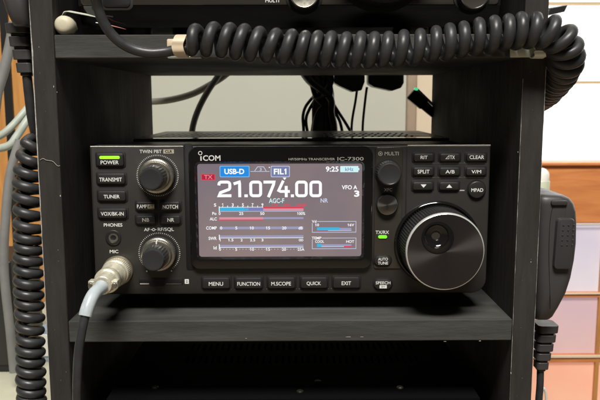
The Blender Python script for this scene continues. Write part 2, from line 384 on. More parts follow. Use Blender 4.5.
cs.quad((ix0, iy1, cz1), (ix1, iy1, cz1), (ix1, iy1, zr_), (ix0, iy1, zr_), 'case')
cs.build('case', rad)
for fx in (34, 230):
    for fy in (50, 215):
        MB().loops([[(fx+r*cos(2*pi*k/24), fy+r*sin(2*pi*k/24), z) for k in range(24)] for r, z in ((7, .1), (7.6, 1.5), (7.4, 12), (7, 13))], 'rubber').build('foot', rad)
# front panel: three fields, prints, recesses
P = lambda px, py, Y=YP: at(px, py, Y)
fp = MB()
fp.rr(RX0, RX1, RZ0, RZ1, YP+16, YP, (1.6, 1.6, 9, 9), 'panel', c=1.0, n=6, cap0=True)
def R2(px0, py0, px1, py1, Y=YP):
    a = at(px0, py1, Y); b = at(px1, py0, Y); return a.x, b.x, a.z, b.z
for pa_, pb_, rr_ in ((90.5, 186, .45), (407.5, 490.3, .62)):
    a = at(pa_, 150, YP).x; c_ = at(pb_, 150, YP).x; fp.tube([(a, YP+.25, RZ1-.35), (c_, YP+.25, RZ1-.35)], rr_, 'lip', 10)  # strips added for the lamp highlight along the panel's top edge
# raised glossy column with MULTI and XFC
x0, x1, z0, z1 = R2(373.5, 147.0, 403, 268.5)
fp.rr(x0, x1, z0, z1, YP, YP-.9, 1.6, 'gloss2', .5)
# raised glossy block that carries the display (its top runs over the whole middle)
fp.rr(*R2(186.5, 143.6, 192.6, 270), YP, YP-.25, 1.5, 'well', .1)
fp.rr(*R2(404, 148, 407.5, 272), YP, YP-.15, 1, 'well', .1)
# thin bright seams under the button rows
for R in ((414, 162.9, 485.5, 163.7), (414, 177.2, 486, 178.0)): fp.bar(R, YP-.12, 'satinmetal')
for R in ((457.5, 189.8, 464.5, 191),): fp.bar(R, YP-.12, 'printdim')
for px, py in ((230.8, 289), (235, 289), (263, 288.9), (267, 288.8), (296, 288.6), (299.5, 288.6), (328.3, 288.4), (331.5, 288.4), (433, 162.8), (438.6, 162.7), (459.5, 162.7), (464.5, 162.6),
               (432.5, 190.8), (437.8, 190.6), (433, 177.1), (438.3, 177), (459.6, 177), (464.5, 176.9), (97.6, 167.6)):
    p = P(px, py); fp.disc(p.x, p.z, .42, YP-.13, 'satinmetal', 10)  # glints at the button corners, painted as small bright discs
# print
pr = YP-.06
fp.text('TWIN PBT', (139.6, 149.7, 161.6, 153.2), pr, 'print')
fp.bar((163.4, 149.3, 173.8, 153.5), pr, 'tan'); fp.text('CLR', (165, 150.0, 172.2, 152.8), pr-.05, 'well', .03)
fp.text('PHONES', (103.8, 223.3, 122.3, 226.7), pr, 'print')
fp.text('MIC', (109.8, 249.9, 118.3, 253.2), pr, 'print')
fp.text('AF', (144, 228, 149.6, 231.2), pr, 'print'); fp.text('RF/SQL', (157.8, 227.6, 173.8, 231.6), pr, 'print')
p = P(153.6, 229.6); fp.ringd(p.x, p.z, .55, .95, pr, 'print', 14); fp.bar((150.7, 229.3, 152, 229.9), pr, 'print'); fp.bar((155.2, 229.3, 156.5, 229.9), pr, 'print')
fp.bar((184.8, 279.2, 188.8, 283.8), pr, 'print'); fp.bar((186, 280.6, 187.7, 281.2), pr-.05, 'well'); fp.bar((186, 282, 187.7, 282.6), pr-.05, 'well')
pc = YP-.96
fp.text('MULTI', (384.6, 151.7, 398.7, 155.4), pc, 'printdim'); p = at(380.4, 153.6, pc); fp.ringd(p.x, p.z, 1.0, 1.35, pc, 'printdim', 18); fp.disc(p.x, p.z, .5, pc, 'printdim', 12)
fp.text('XFC', (384, 188.2, 392.3, 191.4), pc, 'print')
fp.text('TX/RX', (375.6, 230.6, 389, 234), pc, 'print')
# tick rings
def ticks(px, py, r, n, a0, a1, Y, m='print', w=.13, l=.75):
    c = P(px, py)
    for k in range(n+1):
        a = a0+(a1-a0)*k/n; u = (cos(a), sin(a)); v = (-u[1]*w, u[0]*w)
        fp.quad((c.x+u[0]*r-v[0], Y, c.z+u[1]*r-v[1]), (c.x+u[0]*(r+l)-v[0], Y, c.z+u[1]*(r+l)-v[1]), (c.x+u[0]*(r+l)+v[0], Y, c.z+u[1]*(r+l)+v[1]), (c.x+u[0]*r+v[0], Y, c.z+u[1]*r+v[1]), m)
ticks(157.6, 175.6, 11.9, 71, 0, 2*pi*71/72, pr)
ticks(159.4, 253.0, 12.0, 52, radians(-50), radians(230), pr)
for px, py in ((146.8, 271.2), (171.5, 271)): p = P(px, py); fp.disc(p.x, p.z, .45, pr, 'print', 10)
# memory card slot
a = R2(139, 277.8, 182.8, 284.6); fp.rr(*a, YP, YP-.25, .6, 'well', .1)
fp.bar((140, 283.3, 149, 284.4), YP-.3, 'printdim'); fp.bar((166, 283.6, 181.5, 284.3), YP-.3, 'satinmetal')
fp.bar((150, 282.6, 164.5, 286.2), YP-.32, 'well'); fp.bar((141, 280.1, 180, 280.8), YP-.3, 'blackplastic')
# button recesses
BTN = [('POWER', (96.6, 152.4, 124.8, 166.6), (101.6, 160.2, 119.4, 164.0)), ('TRANSMIT', (97.2, 172.4, 126.2, 184.4), (100.2, 177.2, 122.6, 181.2)), ('TUNER', (98, 190, 127, 201.2), (104.6, 194.4, 120.4, 198)),
       ('VOX/BK-IN', (98.4, 207.4, 127.8, 218.4), (101.8, 211.4, 124.4, 215.2)), ('P.AMP', (136, 200.6, 156.3, 210.7), (137.8, 204.1, 147.4, 207.8)), ('NOTCH', (160.3, 200.6, 181.1, 210.7), (163.4, 204.4, 178.4, 208.2)),
       ('NB', (135.8, 214.5, 156.5, 224.2), (143, 217.6, 149.8, 221.2)), ('NR', (160.6, 214.5, 181.3, 224.2), (168, 217.6, 174.6, 221.2)),
       ('MENU', (202, 276.4, 230.6, 288.8), (209.2, 281.2, 223.4, 285)), ('FUNCTION', (234.8, 276.4, 263, 288.8), (237.6, 281.2, 260.2, 285)), ('M.SCOPE', (267.4, 276.2, 295.8, 288.7), (271.4, 281, 291, 284.8)),
       ('QUICK', (300, 276, 328, 288.5), (306.6, 280.8, 320.8, 285)), ('EXIT', (332.2, 275.8, 360.4, 288.3), (341.4, 280.6, 350.8, 284.3)),
       ('RIT', (412.4, 152.5, 434.2, 161.8), (420, 155.4, 427, 158.8)), ('⊿TX', (438.6, 152.5, 460.4, 161.8), (445.2, 155.2, 454.2, 158.8)), ('CLEAR', (465, 152.5, 486.8, 161.8), (468.8, 155.1, 483.4, 158.8)),
       ('SPLIT', (412, 166.4, 434, 176), (417, 169.4, 429, 173.2)), ('A/B', (438.2, 166.4, 460, 176), (444.8, 169.6, 454, 173.2)), ('V/M', (464.6, 166.4, 486.2, 176), (470.6, 169.7, 480.4, 173.1)),
       ('▼', (411.6, 181, 433.4, 190.6), (420, 184, 426, 187.4)), ('▲', (438, 181, 459.4, 190.6), (445.6, 184, 451.6, 187.4))]
for t_, R, _ in BTN:
    a = R2(*R); fp.rr(a[0]-.5, a[1]+.5, a[2]-.6, a[3]+.5, YP, YP-.3, 1.5, 'well', .1)
for (px, py, r) in ((476.3, 189.4, 5.8),):
    p = P(px, py); fp.lathe(p.x, p.z, [(r+.1, YP), (r+.1, YP-.3)], 'well', 40)
for R in ((373.2, 254.4, 391.4, 265.8), (373, 278.2, 392.4, 289.6)):
    a = R2(*R); fp.rr(a[0]-.4, a[1]+.4, a[2]-.4, a[3]+.4, YP, YP-1.05 if R[1] < 270 else YP-.3, 5, 'well', .1)
fp.build('front_panel', rad, ang=30)
# button parts
for t_, R, TR in BTN:
    b = MB(); a = R2(*R); i = .55
    up = 1.9
    b.rr(a[0]+i, a[1]-i, a[2]+i, a[3]-i, YP-.2, YP-up, 1.2, 'button', .55)
    yf = YP-up-.05; k = (a[1]-a[0])
    sc = lambda R_: R_
    if t_ in '▼▲':
        q = at(TR[0], TR[3], YP); w = at(TR[2], TR[1], YP); mx = (q.x+w.x)/2
        b.add([(q.x, yf, w.z), (mx, yf, q.z), (w.x, yf, w.z)] if t_ == '▼' else [(q.x, yf, q.z), (w.x, yf, q.z), (mx, yf, w.z)], [(0, 1, 2)], 'print')
    elif t_ == '⊿TX':
        q = at(TR[0], TR[3], YP); w = at(TR[0]+3.2, TR[1], YP)
        b.ribbon([(q.x, q.z+.15), (w.x, q.z+.15), (w.x, w.z)], .25, yf, 'print', True)
        b.text('TX', (TR[0]+4, TR[1], TR[2], TR[3]), yf, 'print', src=YP)
    else:
        b.text(t_, TR, yf, 'print' if t_ != 'NB' else 'printdim', src=YP)
    if t_ == 'P.AMP':
        q = at(148.2, 208, YP); w = at(154.8, 204, YP); b.quad((q.x, yf, q.z), (w.x, yf, q.z), (w.x, yf, w.z), (q.x, yf, w.z), 'tan')
        b.text('ATT', (149, 204.6, 154, 207.4), yf-.05, 'well', .03, src=YP)
    o = b.build('button', rad)
    if t_ == 'POWER':
        c = MB(); a = R2(100.4, 155.6, 120.4, 158.8); c.rr(a[0], a[1], a[2], a[3], YP-up+.3, YP-up-.35, .8, 'led', .2); c.build('indicator_lamp', o)
p = P(476.3, 189.4); b = MB(); b.lathe(p.x, p.z, [(5.2, YP-.2), (5.2, YP-1.5), (4.9, YP-1.9), (4.6, YP-2.0)], 'button', 48); b.text('MPAD', (470.4, 187.9, 482.4, 191.4), YP-2.06, 'print', src=YP); b.build('button', rad)
b = MB(); a = R2(374, 255.2, 390.6, 265); b.rr(*a, YP-.9, YP-2.4, 4.0, 'button', .6, n=8); b.text('AUTO', (377.6, 256.8, 387.4, 259.8), YP-2.46, 'print', src=YP); b.text('TUNE', (377.4, 260.8, 387.6, 263.7), YP-2.46, 'print', src=YP); b.build('button', rad)
b = MB(); a = R2(373.8, 279, 391.6, 288.8); b.rr(*a, YP-.2, YP-1.8, 4.0, 'button', .6, n=8); b.text('SPEECH', (375.4, 280.6, 390, 283.6), YP-1.86, 'print', src=YP)
q = at(379.2, 287.6, YP); w = at(386.4, 284.4, YP); b.quad((q.x, YP-1.86, q.z), (w.x, YP-1.86, q.z), (w.x, YP-1.86, w.z), (q.x, YP-1.86, w.z), 'print')
p = P(382.8, 286); b.ringd(p.x-.7, p.z, .25, .45, YP-1.9, 'well', 10); b.quad((p.x-.3, YP-1.9, p.z-.12), (p.x+1.3, YP-1.9, p.z-.12), (p.x+1.3, YP-1.9, p.z+.12), (p.x-.3, YP-1.9, p.z+.12), 'well'); b.build('button', rad)
a = R2(378, 234.9, 386.8, 238.1); b = MB(); b.rr(a[0], a[1], a[2], a[3], YP-.8, YP-1.6, .9, 'led2', .3); b.build('indicator_lamp', rad)
# phones jack
p = P(113.4, 237.6); b = MB(); b.lathe(p.x, p.z, [(4.7, YP), (4.7, YP-.7), (4.2, YP-1.0), (3.3, YP-.9), (2.9, YP-.3)], 'blackplastic', 40, cap=False)
b.lathe(p.x, p.z, [(2.9, YP-.3), (1.9, YP-.25), (1.75, YP-.3)], 'satinmetal', 40, cap=False); b.lathe(p.x, p.z, [(1.75, YP-.3), (1.6, YP-.2)], 'well', 40); b.build('headphone_jack', rad)
# display block
bz = MB(); o_ = R2(191.5, 146.2, 372.8, 268.5); i_ = R2(199.7, 163.2, 361.9, 256.2)
bz.frame(o_, 5.5, i_, 1.6, YP, YP-3.4, YP-1.6, 1.6, 'gloss', 1.4)
yb = YP-3.46
bz.text('COM', (203.0, 155.2, 220.4, 160.8), yb, 'print', .018); bz.bar((200.4, 156.2, 201.6, 160.7), yb, 'print')
p = at(200.2, 153.1, yb); bz.ringd(p.x, p.z, .85, 1.25, yb, 'print', 22)
bz.text('HF/50MHz TRANSCEIVER', (288.6, 157.9, 335, 160.4), yb, 'printdim'); bz.text('IC-7300', (337.4, 157.0, 363.6, 160.6), yb, 'printdim', .01)
bez = bz.build('display_bezel', rad, ang=25)
mj = P(118, 270.5)
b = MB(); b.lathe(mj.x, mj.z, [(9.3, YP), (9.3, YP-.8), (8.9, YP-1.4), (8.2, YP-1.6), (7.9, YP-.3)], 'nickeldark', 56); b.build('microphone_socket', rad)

# LCD
YL = YP-1.62
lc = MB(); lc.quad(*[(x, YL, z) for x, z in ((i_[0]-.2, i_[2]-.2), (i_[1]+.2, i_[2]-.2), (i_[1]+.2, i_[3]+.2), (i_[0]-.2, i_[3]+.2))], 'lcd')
y1, y2, y3 = YL-.05, YL-.09, YL-.13
def rrp(R, r, y, m):
    a = R2(*R, y); lc.add([(x, y, z) for x, z in rloop(*a, r, 4)], [tuple(range(20))], m)
rrp((219.8, 165.8, 249.4, 177.2), .7, y1, 'lblue2'); rrp((220.4, 166.4, 248.8, 176.6), .6, y2, 'lblue'); lc.text('USB-D', (224.4, 168.7, 244.2, 174.2), y3, 'lwhite', .03)
rrp((270.8, 165.8, 289.8, 177.2), .7, y1, 'lgrey2'); rrp((271.5, 166.5, 289.1, 176.5), .6, y2, 'lgrey'); lc.text('FIL1', (273.8, 168.6, 286.4, 174.4), y3, 'lwhite', .03)
V2 = lambda px, py: tuple((at(px, py, y1).x, at(px, py, y1).z))
lc.ribbon([V2(250.4, 171.4), V2(269.6, 171.4)], .3, y1, 'lsoft'); lc.ribbon([V2(254.6, 171), V2(257.6, 166.8), V2(263.6, 166.8), V2(266.2, 171)], .35, y2, 'lsoft'); lc.text('3', (259.6, 168, 261.6, 170.8), y2, 'lsoft')
q = V2(269.3, 167.4); lc.disc(q[0], q[1], .35, y1, 'lwhite', 10)
q = V2(284.6, 178.8); lc.add([(q[0]-1.1, y1, q[1]+.7), (q[0]+1.1, y1, q[1]+.7), (q[0], y1, q[1]-.7)], [(0, 1, 2)], 'lwhite')
lc.text('9:25', (325.8, 166.4, 338.6, 171.8), y1, 'lwhite', .025); rrp((340.2, 166, 358.4, 172.2), .3, y1, 'lice'); lc.bar((358.4, 168, 359.4, 170.2), y1, 'lice'); lc.text('kHz', (345.2, 167.3, 353.4, 171), y2, 'lgrey', .01)
# boxed TX
a = R2(201.4, 173.9, 215, 180.2, y1)
lc.add([(x, y1, z) for x, z in rloop(*a, .3, 4)], [tuple(range(20))], 'ldred')
lc.ribbon([(a[0]+.2, a[2]+.2), (a[1]-.2, a[2]+.2), (a[1]-.2, a[3]-.2), (a[0]+.2, a[3]-.2)], .4, y2, 'lred', True)
lc.text('TX', (204.2, 175, 212.4, 179), y3, 'lpink', .01)
# frequency digits, rounded-square strokes
def digit(ch_, px0, px1, py0=180.6, py1=197.2, w=1.75):
    a = at(px0, py1, y1); b = at(px1, py0, y1); hw = w/2
    X0, X1, Z0, Z1 = a.x+hw, b.x-hw, a.z+hw, b.z-hw; r = 1.5; zm = (Z0+Z1)/2
    def arc(cx, cz, a0, a1, n=6, rr_=r): return [(cx+rr_*cos(radians(a0+(a1-a0)*k/n)), cz+rr_*sin(radians(a0+(a1-a0)*k/n))) for k in range(n+1)]
    if ch_ == '0': lc.ribbon(rloop(X0, X1, Z0, Z1, r, 6), w, y1, 'lwhite', True)
    if ch_ == '2': lc.ribbon([(X0, Z1-2)]+arc(X0+r, Z1-r, 180, 90)[2:]+arc(X1-r, Z1-r, 90, 0)+[(X1, zm+1.2)]+arc(X1-r, zm+.9, -10, -55)+[(X0+.9, Z0+1.9)]+[(X0+.1, Z0)]+[(b.x, Z0)], w, y1, 'lwhite')
    if ch_ == '1': lc.ribbon([(a.x+.1, Z1-1.1), (X1-.2, Z1), (X1-.0, Z1-1.0), (X1, a.z)], w, y1, 'lwhite')
    if ch_ == '7': lc.ribbon([(a.x, Z1), (X1, Z1), (X1-.3, Z1-1.6), (X0+2.0, a.z)], w, y1, 'lwhite')
    if ch_ == '4':
        lc.ribbon([(X0+3.2, b.z), (X0+.4, Z0+3.2), (X0+1.6, Z0+2.6), (b.x, Z0+2.6)], w*.95, y1, 'lwhite'); lc.ribbon([(X1-1.3, b.z-3.2), (X1-1.3, a.z)], w, y2, 'lwhite')
    if ch_ == '.': lc.quad((a.x, y1, a.z), (b.x, y1, a.z), (b.x, y1, a.z+1.7), (a.x, y1, a.z+1.7), 'lwhite')
for c_, a_, b_ in (('2', 217.6, 231.2), ('1', 233.6, 241), ('.', 244.4, 247.6), ('0', 249.4, 262), ('7', 263.6, 275.4), ('4', 276.6, 289.8), ('.', 290.9, 293.9), ('0', 295.2, 307.7), ('0', 309.4, 321.9)): digit(c_, a_, b_)
lc.text('VFO A', (341.8, 185.2, 357.2, 189.4), y1, 'lwhite', .02); lc.text('3', (354.2, 190.4, 359.4, 196.8), y1, 'lwhite', .04)
lc.text('AGC-F', (268.9, 198.3, 284.2, 203.1), y1, 'lice', .015); lc.text('NR', (320.6, 198.4, 327.9, 202.6), y1, 'lsoft', .015)
# meters
for s_, c in (('1', 222.6), ('3', 232.7), ('5', 242.9), ('7', 252.6), ('9', 262.4)): lc.text(s_, (c-(.95 if s_ != '1' else .6), 203.3, c+(.95 if s_ != '1' else .5), 206.4), y1, 'lwhite', .02 if s_ != '1' else 0)
for c in (227.6, 237.8, 247.8, 257.6): q = V2(c, 206); lc.disc(q[0], q[1], .25, y1, 'lwhite', 8)
for s_, c, w in (('+20', 274.6, 3), ('+40', 286.6, 3.1), ('+60dB', 301.2, 5.2)): lc.text(s_, (c-w, 203.5, c+w, 206.3), y1, 'lred', .012)
lc.text('S', (214, 203.4, 216.2, 206.6), y1, 'lwhite', .02)
lc.bar((219.2, 206.9, 263.2, 207.5), y2, 'lwhite'); lc.bar((219.2, 207.5, 244.6, 211), y1, 'lcyan'); lc.bar((244.6, 207.5, 263.2, 211), y1, 'lviolet'); lc.bar((245.2, 208.4, 248.4, 210.4), y2, 'lcyan')
lc.bar((263.2, 206.6, 303.4, 208.4), y1, 'lred'); lc.bar((263.2, 208.4, 303.4, 210.8), y1, 'lpink'); lc.bar((219.2, 211, 303.4, 211.7), y1, 'lsoft'); lc.bar((218.9, 206.4, 219.5, 212), y3, 'lwhite')
for c in (222.6, 227.6, 232.7, 237.8, 242.9, 247.8, 252.6, 257.6, 262.4): lc.bar((c-.25, 206.2, c+.25, 207.6), y3, 'lwhite')
lc.text('Po', (212.3, 212, 216.4, 215), y1, 'lwhite', .015)
for s_, c, w in (('0', 219.6, .9), ('25', 241.2, 2.1), ('50', 262.3, 2.1), ('100%', 301.2, 4)): lc.text(s_, (c-w, 212.1, c+w, 215), y2, 'lwhite', .015)
lc.text('ALC', (209.8, 217.4, 216.8, 220.5), y1, 'lwhite', .015); lc.bar((219.3, 217.1, 263.2, 219.6), y1, 'lpink'); lc.bar((219.3, 219.5, 263.2, 220.5), y2, 'lred'); lc.bar((263.2, 217.1, 303.4, 219.2), y1, 'lilac')
lc.text('COMP', (206.2, 226.4, 216.8, 229.6), y1, 'lwhite', .015); lc.bar((219.3, 226.5, 303.4, 229.4), y1, 'lilac')
for s_, c, w in (('0', 221.2, 1), ('5', 236.3, 1), ('10', 251.8, 2), ('15', 268, 2), ('20', 284.2, 2.1), ('dB', 300.6, 2.1)): lc.text(s_, (c-w, 226.5, c+w, 229.5), y2, 'lwhite', .015)
for lab, x_, yy in (('SWR', 208.6, 236.8), ('Id', 213.6, 246.2)):
    lc.text(lab, (x_, yy, 216.6, yy+3.2), y1, 'lwhite', .015)
    lc.bar((219.3, yy-1.6, 303.4, yy+.9), y1, 'lilac'); lc.bar((219.3, yy+.7, 303.4, yy+1.5), y2, 'lwhite'); lc.bar((219, yy-2, 219.7, yy+3), y3, 'lwhite')
for s_, c, w in (('1', 220, .5), ('1.5', 230.8, 2.6), ('2', 241.6, 1), ('2.5', 252.6, 2.6), ('3', 262.4, 1)) : lc.text(s_, (c-w, 238.8, c+w, 241.4), y2, 'lwhite', .015)
for dx_ in (-.62, .62): q = V2(301, 240.1); lc.ringd(q[0]+dx_, q[1], .45, .75, y2, 'lwhite', 14)
for s_, c, w in (('0', 220, 1), ('5', 236.2, 1), ('10', 252, 2), ('15', 268, 2), ('20', 284, 2.1), ('25A', 301, 3.4)): lc.text(s_, (c-w, 248.0, c+w, 250.8), y2, 'lwhite', .015)
for c0 in (220, 236.2, 252, 268, 284):
    for k in (1, 2, 3, 4): q = V2(c0+k*3.2+.3, 249.2); lc.disc(q[0], q[1], .25, y1, 'lsoft', 8)
for (ya_, yb_, lab, l2, l3) in ((221.4, 232.3, 'Vd', '10', '16V'), (238, 248.8, 'TEMP', 'COOL', 'HOT')):
    a = R2(312.3, ya_, 356, yb_, y1); 
    lw_ = 4.6 if lab == 'Vd' else 9.6
    g = at(311.8+lw_+.6, ya_, y1).x
    lc.ribbon([(g, a[3]), (a[1], a[3]), (a[1], a[2]), (a[0], a[2]), (a[0], a[3]-.9)], .38, y1, 'lgrey2')
    lc.text(lab, (311.8, ya_-1.3, 311.8+lw_, ya_+1.4), y1, 'lwhite', .015)
    lc.text(l2, (315.2, ya_+2.2, 319 if lab == 'Vd' else 324, ya_+4.9), y1, 'lwhite', .015); lc.text(l3, (347.6 if lab == 'Vd' else 346.2, ya_+2.2, 354.2, ya_+4.9), y1, 'lwhite', .015)
lc.bar((317, 227.4, 339.4, 230.2), y1, 'lcyan'); lc.bar((339.4, 227.8, 351.4, 230.2), y1, 'lilac'); lc.bar((317, 230.2, 328, 230.9), y1, 'lred'); lc.bar((328, 230.2, 351.4, 230.8), y1, 'lsoft')
lc.bar((317, 243.8, 321.4, 247), y1, 'lcyan'); lc.bar((321.4, 244.2, 351.4, 246.2), y1, 'lilac'); lc.bar((344, 246, 351.4, 247.3), y2, 'lred'); lc.bar((321.4, 246.2, 344, 246.9), y1, 'lsoft')
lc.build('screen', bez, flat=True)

# twin knobs on the left
def twin_knob(px, py, pointer=None):
    c = P(px, py); x, z = c.x, c.z
    k0 = MB(); k0.lathe(x, z, [(10.9, YP-.05), (10.9, YP-.5), (10.3, YP-.6), (10.2, YP-.4)], 'well', 64)
    k0.lathe(x, z, [(10.2, YP-.4), (10.3, YP-4.5), (10.15, YP-5.2), (9.6, YP-5.6), (8.7, YP-5.8), (8.5, YP-7.5), (8.2, YP-8.0), (7.2, YP-8.1)], 'satinmetal', 360, knurl={0: (.12, 60), 1: (.12, 60), 4: (.1, 60), 5: (.1, 60)}, cap=True)
    if pointer: k0.box(x-.45, x+.45, YP-6.0, YP-5.5, z+8.4, z+10.2, 'print'); k0.box(x-.4, x+.4, YP-8.3, YP-7.4, z+7.2, z+8.9, 'print')
    kn = k0.build('knob', rad)
    k1 = MB(); k1.lathe(x, z, [(7.2, YP-8), (7.1, YP-12), (6.9, YP-18), (6.6, YP-19.4), (6.1, YP-20.1), (5.4, YP-20.3), (5.1, YP-20.2)], 'knob', 288, knurl={0: (.14, 24), 1: (.14, 24), 2: (.14, 24)})
    k1.build('inner_knob', kn); return kn
twin_knob(157.6, 175.4); twin_knob(159.4, 253.0, True)
# MULTI knob
c = P(387.6, 172.4); b = MB(); b.lathe(c.x, c.z, [(8.1, YP-.9), (8.1, YP-1.3), (7.5, YP-1.4)], 'well', 48)
b.lathe(c.x, c.z, [(7.4, YP-1.2), (7.3, YP-7), (7.0, YP-9.5), (6.5, YP-10.3), (5.9, YP-10.5), (5.6, YP-10.3)], 'knob', 320, knurl={0: (.12, 32), 1: (.12, 32)})
b.build('knob', rad)
c = P(386.6, 204.0); b = MB(); b.lathe(c.x, c.z, [(6.9, YP-.9), (6.9, YP-1.5), (6.4, YP-1.6)], 'well', 48)
b.lathe(c.x, c.z, [(6.3, YP-1.2), (6.3, YP-3.6), (6.0, YP-4.0)], 'knob', 48, cap=False); b.lathe(c.x, c.z, [(6.0, YP-4.0), (5.8, YP-4.05)], 'xfcface', 48); b.build('knob', rad)
# tuning dial
c = P(436.6, 243.2); dx, dz = c.x, c.z
b = MB(); b.lathe(dx, dz, [(26.2, YP-.02), (26.2, YP-1.6), (25.6, YP-2.4), (24.8, YP-2.7), (24.2, YP-2.2), (23.9, YP-1.0)], 'gloss', 96); base = b.build('tuning_dial', rad)
YD = YP-25.5
b = MB(); b.lathe(dx, dz, [(22.9, YP-1.2), (23.1, YP-3), (23.2, YP-12), (22.9, YP-21.0), (22.6, YP-22.6)], 'rubber', 720, knurl={1: (.28, 90), 2: (.28, 90), 3: (.28, 90)}, cap=False)
b.build('grip', base)
b = MB(); b.lathe(dx, dz, [(22.6, YP-22.6), (22.75, YP-23.4), (22.7, YP-24.6), (22.3, YP-25.3), (21.9, YD)], 'chrome', 128, cap=False); b.build('rim', base)
b = MB(); fc = at(436.6, 236.2, YD); ddx, ddz = fc.x-dx, fc.z-dz; N = 160; L = []
prof = [(0, 2.6), (1.6, 2.6), (2.5, 2.55), (2.7, 2.0), (2.9, 1.9), (4.6, 1.7), (6.2, 1.0), (6.7, .3), (7.0, -.15), (7.5, -.15), (7.9, .0)]
for r, dy in prof[1:]: L.append([(dx+ddx+r*cos(2*pi*k/N), YD+dy, dz+ddz+r*sin(2*pi*k/N)) for k in range(N)])
def outer(k):
    a = 2*pi*k/N; u = Vector((cos(a), sin(a))); d = Vector((ddx, ddz)); bq = d.dot(u); return -bq+sqrt(bq*bq-d.dot(d)+21.9**2)
for t in (.12, .3, .5, .7, .85, 1.0): L.append([(dx+ddx+(7.9+(outer(k)-7.9)*t)*cos(2*pi*k/N), YD, dz+ddz+(7.9+(outer(k)-7.9)*t)*sin(2*pi*k/N)) for k in range(N)])
ms = ['gloss2']+['gloss']*8+['gloss']+['dialface']*6
b.loops(L, 'dialface', True, False, mats=ms); b.build('dial_face', base, ang=50)

# ------------------------------------------------------------------ microphone plug and cable
mic = root('microphone_cable', (mj.x, -10, 0), 'black cable with a cream metal screw plug in the front of the lit radio', 'cable')
b = MB(); y = YP-1.7
b.lathe(mj.x, mj.z, [(7.9, y), (8.3, y-.4), (8.3, y-5.5), (7.9, y-6.2), (7.2, y-6.5), (7.2, y-8), (7.8, y-8.6), (7.9, y-9.6), (7.3, y-10.6), (6.2, y-12.2), (6.0, y-20), (5.6, y-21)], 'nickel', 240, knurl={1: (.12, 48), 2: (.12, 48)})
pl = b.build('plug', mic)
b = MB(); b.lathe(mj.x, mj.z, [(6.0, y-19.6), (7.0, y-19.9), (7.4, y-20.6), (7.4, y-23.8), (7.0, y-24.6), (6.2, y-24.9), (5.7, y-26), (5.5, y-33.5), (5.0, y-34.2)], 'nickel', 96)
for sx in (-1, 1):
    xx = mj.x+sx*6.6; b.box(xx-1.6, xx+1.6, y-32.6, y-27, mj.z-2.2, mj.z+2.2, 'nickel')
    b.lathe(xx, mj.z, [(1.5, y-32.6), (1.5, y-33.6), (1.1, y-34)], 'satinmetal', 20)
b.build('cable_clamp', pl, bevel=.4)
# cord path: leaves straight, then drops
pa = [Vector((mj.x, y-30, mj.z)), Vector((mj.x-.2, y-37, mj.z-.5)), at(93.5, 294.5, -30), at(88.5, 305, -35), at(85.2, 316, -38), at(81.6, 332, -40), at(78.6, 352, -41), at(77.2, 375, -41), at(76.8, 400, -40), at(77.5, 425, -36), at(80, 460, -25)]
sp_ = spline(pa, 10)
MB().tube(sp_, 2.45, 'cord', 16).build('cord', mic)
k1_ = 40
b = MB(); sl = sp_[8:k1_+1]; n_ = 24; 
b.tube(sl, [3.9-.35*min(1, i/8) for i in range(len(sl))], 'clear', 24, cap=False); b.tube(list(reversed(sl)), [2.95]*len(sl), 'clear', 24, cap=False)
b.build('clear_sleeve', mic)

# ------------------------------------------------------------------ coiled cord along the top shelf
def coil(axis_pts, radii, cord_r, pitch, name, parent, m='cord', ph=0, start=None, end=None, sgn=1, hint=Vector((0, -1, 0)), nseg=22):
    """helix round a bending axis; pitch(s) in mm per turn along the axis"""
    ax = spline(axis_pts, 14); Ls = [0]
    for i in range(1, len(ax)): Ls.append(Ls[-1]+(ax[i]-ax[i-1]).length)
    tot = Ls[-1]; out = []; s_ = 0; th = ph; u = None; j = 0
    while s_ < tot:
        while j < len(ax)-2 and Ls[j+1] < s_: j += 1
        t = (s_-Ls[j])/max(1e-6, Ls[j+1]-Ls[j]); p = ax[j].lerp(ax[j+1], t)
        tg0 = (ax[j+1]-ax[max(j-1, 0)]).normalized(); tg1 = (ax[min(j+2, len(ax)-1)]-ax[j]).normalized(); tg_ = tg0.lerp(tg1, t).normalized()
        if u is None: u = hint.copy()
        u = (u-tg_*u.dot(tg_)).normalized(); w = tg_.cross(u)*-1
        fr = s_/tot; r = radii(fr)*(1+.035*sin(th*.37)+.022*sin(th*.113)+.012*sin(th*1.13)); out.append(p+(u*cos(th)+w*sin(th))*r)
        d = 2*pi/nseg; th += sgn*d; s_ += pitch(fr)*d/(2*pi)*(1+.10*sin(th*.21+1)+.07*sin(th*.083))
    if start: out = start(out)
    if end: out = end(out)
    return out
cc = root('coiled_cord', at(350, 58, -14), 'thick black coiled cord stretched along the front of the top shelf', 'coiled cord')
YC = -13
YC = -14
A = [at(189, 42, YC), at(203, 39.5, YC), at(225, 40.5, YC), at(260, 44.5, YC), at(300, 48.2, YC), at(350, 50, YC), at(400, 48.8, YC), at(440, 43.5, YC), at(480, 36.3, YC), at(515, 31.4, YC), at(541, 30.5, YC), at(557, 36.5, YC+2), at(565, 48, YC+6), at(565.5, 60, YC+13), at(561, 71, YC+24), at(554, 81, YC+40), at(545, 91, YC+62), at(534, 99, YC+95), at(526, 106, YC+140)]
def pit(f): return 8.0 if f < .55 else (8.0-(f-.55)/.08*2.0 if f < .63 else 6.0)
pts = coil(A, lambda f: (5.0+4.0*f/.02*.3 if f < .02 else (6.5 if f < .05 else 7.0)) + (.5*max(0, min(1, (f-.5)/.1))), 2.75, pit, 'coil', cc, ph=-1.9, sgn=1)
lead = [at(95.5, -26, -30), at(95, -10, -26), at(97, 4, -22), at(101.5, 18, -20), at(109, 31, -18), at(120, 42, -16), at(134, 49.5, -14), at(150, 52.8, -13), at(166, 51.8, -12), at(178, 49.3, -12), at(190, 49.0, -10), at(196, 46.5, -7)]
